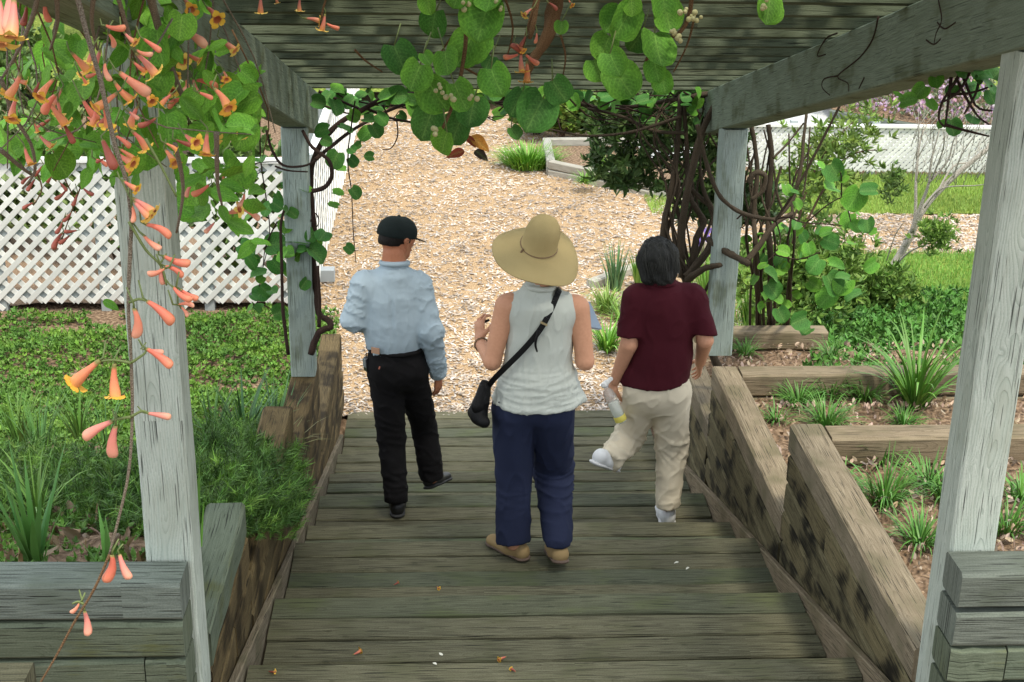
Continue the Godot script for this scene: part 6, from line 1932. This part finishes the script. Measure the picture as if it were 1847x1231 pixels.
# ---------------------------------------------------------------- scene
func _ready() -> void:
	rng.seed = 20240517
	nz.seed = 4
	nz.frequency = 0.05
	nz.noise_type = FastNoiseLite.TYPE_SIMPLEX_SMOOTH
	nz.fractal_octaves = 2
	# camera
	var pitch := 0.3672
	var yaw := 0.05168
	var roll := 0.01586
	var fwd := Vector3(sin(yaw) * cos(pitch), -sin(pitch), -cos(yaw) * cos(pitch))
	var rgt := Vector3(cos(yaw), 0, sin(yaw))
	var upv := rgt.cross(fwd)
	eye_basis = Basis(rgt * cos(roll) + upv * sin(roll), upv * cos(roll) - rgt * sin(roll), -fwd)
	var cam := Camera3D.new()
	cam.name = "camera"
	cam.transform = Transform3D(eye_basis, EYE)
	cam.fov = rad_to_deg(2.0 * atan(615.5 / F))
	cam.near = 0.1
	cam.far = 200.0
	add_child(cam)
	cam.current = true
	# sky, sun, exposure
	var sky := ProceduralSkyMaterial.new()
	sky.sky_top_color = Color(0.86, 0.89, 0.93)
	sky.sky_horizon_color = Color(0.9, 0.92, 0.93)
	sky.sky_curve = 0.2
	sky.ground_bottom_color = Color(0.25, 0.27, 0.2)
	sky.ground_horizon_color = Color(0.6, 0.62, 0.58)
	sky.sky_energy_multiplier = 1.0
	var env := Environment.new()
	env.background_mode = Environment.BG_SKY
	env.sky = Sky.new()
	env.sky.sky_material = sky
	env.tonemap_mode = Environment.TONE_MAPPER_LINEAR
	env.tonemap_exposure = EXPOSURE
	env.sdfgi_enabled = true
	env.ssao_enabled = true
	env.ssil_enabled = true
	var we := WorldEnvironment.new()
	we.name = "daylight"
	we.environment = env
	add_child(we)
	var sun := DirectionalLight3D.new()
	sun.name = "sun"
	sun.light_energy = 0.55
	sun.light_color = Color(1.0, 0.97, 0.9)
	sun.light_angular_distance = 10.0
	sun.shadow_enabled = true
	sun.rotation_degrees = Vector3(-66, 28, 0)
	add_child(sun)
	# materials
	wood("rafter", 67, Color8(112, 120, 100), Color8(74, 81, 64), 0.35, 0.9, Color8(52, 58, 40), 0.4, 0.56)
	wood("deck", 11, Color8(126, 123, 100), Color8(74, 72, 55), 0.3, 0.9, Color8(84, 86, 60), 0.5, 0.52)
	wood("deck_green", 17, Color8(118, 121, 99), Color8(70, 73, 57), 0.25, 0.8, Color8(92, 100, 66), 0.6, 0.52)
	wood("timber", 23, Color8(164, 150, 126), Color8(106, 94, 76), 0.3, 0.8, Color8(92, 88, 64), 0.5, 0.56)
	wood("stained", 31, Color8(140, 130, 98), Color8(84, 76, 54), 0.3, 0.9, Color8(24, 22, 15), 0.92, 0.48)
	wood("streaked", 37, Color8(124, 108, 76), Color8(72, 60, 38), 0.35, 0.8, Color8(42, 34, 20), 0.85, 0.53)
	wood("silver", 41, Color8(132, 140, 130), Color8(84, 90, 83), 0.25, 0.8, Color8(84, 92, 78), 0.5, 0.58)
	wood("silver_green", 43, Color8(118, 126, 108), Color8(76, 84, 68), 0.25, 0.8, Color8(82, 84, 44), 0.6, 0.56)
	wood("pale_timber", 47, Color8(196, 194, 184), Color8(146, 142, 130), 0.25, 0.6, Color8(120, 116, 100), 0.4, 0.58)
	wood("paint", 53, Color8(205, 211, 201), Color8(165, 175, 163), 0.8, 0.7, Color8(146, 152, 136), 0.4, 0.6, 0.5)
	wood("paint_worn", 59, Color8(176, 190, 184), Color8(138, 150, 142), 0.4, 0.6, Color8(96, 104, 84), 0.7, 0.6)
	wood("beam", 61, Color8(146, 158, 140), Color8(104, 115, 99), 0.3, 0.5, Color8(84, 90, 66), 0.75, 0.57)
	grainy("soil", Color8(92, 74, 58), Color8(158, 134, 110), 0.05, 1.1, 2.0, 3)
	grainy("mulch", Color8(140, 112, 80), Color8(205, 178, 142), 0.09, 0.9, 1.5, 5)
	grainy("bed_mulch", Color8(128, 104, 84), Color8(188, 164, 140), 0.1, 0.8, 1.5, 15)
	grainy("turf", Color8(84, 100, 36), Color8(138, 152, 70), 0.05, 1.4, 1.0, 6)
	grainy("concrete", Color8(176, 178, 176), Color8(198, 199, 197), 0.03, 2.0, 0.2, 8)
	for m in [["bark", Color8(70, 54, 42), Color8(112, 92, 74), 0.04, 0.12], ["bark_pale", Color8(126, 120, 108), Color8(188, 182, 170), 0.03, 0.25], ["vine_bark", Color8(46, 40, 32), Color8(108, 94, 78), 0.07, 0.12], ["vine_grey", Color8(102, 90, 76), Color8(150, 138, 122), 0.05, 0.1], ["vine_brown", Color8(86, 64, 44), Color8(134, 106, 78), 0.05, 0.1], ["vine_dark", Color8(40, 30, 26), Color8(80, 62, 54), 0.05, 0.1]]:
		grainy(m[0], m[1], m[2], m[3], m[4], 0.4, 12)
	mat("stem_green", lin(0.13, 0.17, 0.05), 0.6)
	leafy("leaf", 0.55, 0.3)
	leafy("leaf_big", 0.6, 0.36)
	mats.leaf_big.metallic_specular = 0.25
	mats.leaf_big.albedo_texture = leaf_texture()
	leafy("leaf_shiny", 0.42, 0.28)
	leafy("grass", 0.6, 0.25)
	leafy("petal", 0.5, 0.12)
	leafy("chip", 0.9, 0.0)
	mat("bud", lin(0.42, 0.4, 0.2), 0.7)
	mat("white", lin(0.8, 0.8, 0.78), 0.5).vertex_color_use_as_albedo = true
	mat("fence_grey", lin(0.4, 0.42, 0.42), 0.7).vertex_color_use_as_albedo = true
	for m in [["linen", Color8(184, 188, 180), Color8(200, 204, 195), 0.35, 0.07, 0.12], ["navy", Color8(30, 36, 58), Color8(44, 50, 74), 0.35, 0.08, 0.1], ["shirt", Color8(160, 176, 186), Color8(172, 187, 196), 0.35, 0.05, 0.06], ["khaki", Color8(206, 194, 170), Color8(218, 207, 184), 0.35, 0.06, 0.06], ["maroon", Color8(62, 16, 26), Color8(74, 22, 32), 0.35, 0.05, 0.06], ["black_cloth", Color8(16, 15, 16), Color8(26, 24, 25), 0.35, 0.06, 0.06], ["straw", Color8(172, 152, 106), Color8(192, 173, 126), 0.3, 0.035, 0.12], ["cap", Color8(24, 32, 32), Color8(32, 40, 39), 0.35, 0.05, 0.05], ["suede", Color8(146, 122, 84), Color8(168, 144, 104), 0.2, 0.1, 0.08], ["hair_light", Color8(50, 50, 48), Color8(84, 84, 80), 0.2, 0.03, 0.1], ["hair_grey", Color8(26, 27, 26), Color8(56, 56, 54), 0.12, 0.03, 0.1], ["hair_dark", Color8(20, 15, 13), Color8(34, 27, 24), 0.2, 0.03, 0.1], ["hair_brown", Color8(58, 42, 30), Color8(86, 64, 46), 0.2, 0.03, 0.1], ["leather", Color8(14, 14, 15), Color8(24, 23, 24), 0.2, 0.06, 0.06]]:
		var k := grainy(m[0], m[1], m[2], m[3], m[4], m[5], 20, 0.85)
		if m[0] in ["leather", "hair_grey", "hair_dark"]: k.roughness = 0.5
	for m in [["skin", Color8(200, 146, 116), Color8(206, 153, 123)], ["skin_tan", Color8(178, 116, 86), Color8(184, 122, 92)]]:
		var k := grainy(m[0], m[1], m[2], 0.02, 0.2, 0.0, 30, 0.55)
		k.metallic_specular = 0.35
	mat("eye", lin(0.75, 0.73, 0.7), 0.2)
	mat("iris", lin(0.05, 0.03, 0.02), 0.2)
	mat("cord", lin(0.2, 0.13, 0.07), 0.8)
	mat("brass", lin(0.6, 0.5, 0.3), 0.35).metallic = 0.8
	mat("notebook", lin(0.22, 0.28, 0.36), 0.5)
	mat("patch", lin(0.42, 0.24, 0.15), 0.7)
	mat("red_tab", lin(0.5, 0.16, 0.1), 0.7)
	mat("black_plastic", lin(0.012, 0.012, 0.013), 0.3)
	mat("grey_plastic", lin(0.16, 0.17, 0.18), 0.35)
	mat("black_shoe", lin(0.014, 0.014, 0.014), 0.45)
	mat("black_sole", lin(0.03, 0.03, 0.03), 0.7)
	mat("white_shoe", lin(0.72, 0.73, 0.74), 0.5)
	mat("white_sole", lin(0.62, 0.62, 0.62), 0.6)
	mat("sole_brown", lin(0.12, 0.08, 0.06), 0.8)
	mat("label_yellow", lin(0.72, 0.62, 0.12), 0.5)
	var cl := mat("clear", Color(0.92, 0.95, 0.93, 0.22), 0.12)
	cl.transparency = BaseMaterial3D.TRANSPARENCY_ALPHA
	var wt := mat("water", Color(0.85, 0.87, 0.82, 0.45), 0.1)
	wt.transparency = BaseMaterial3D.TRANSPARENCY_ALPHA
	prepare_meshes()
	var t0 := Time.get_ticks_msec()
	for step in [build_setting, build_stairs, build_walls, build_pergola, build_fences, build_plants, build_woman_in_hat, build_man, build_woman_in_maroon, build_crossvine, build_kiwi, build_rear_vines, build_fallen]:
		step.call()
		print(step.get_method(), " ", Time.get_ticks_msec() - t0)


const EXPOSURE := 2.2
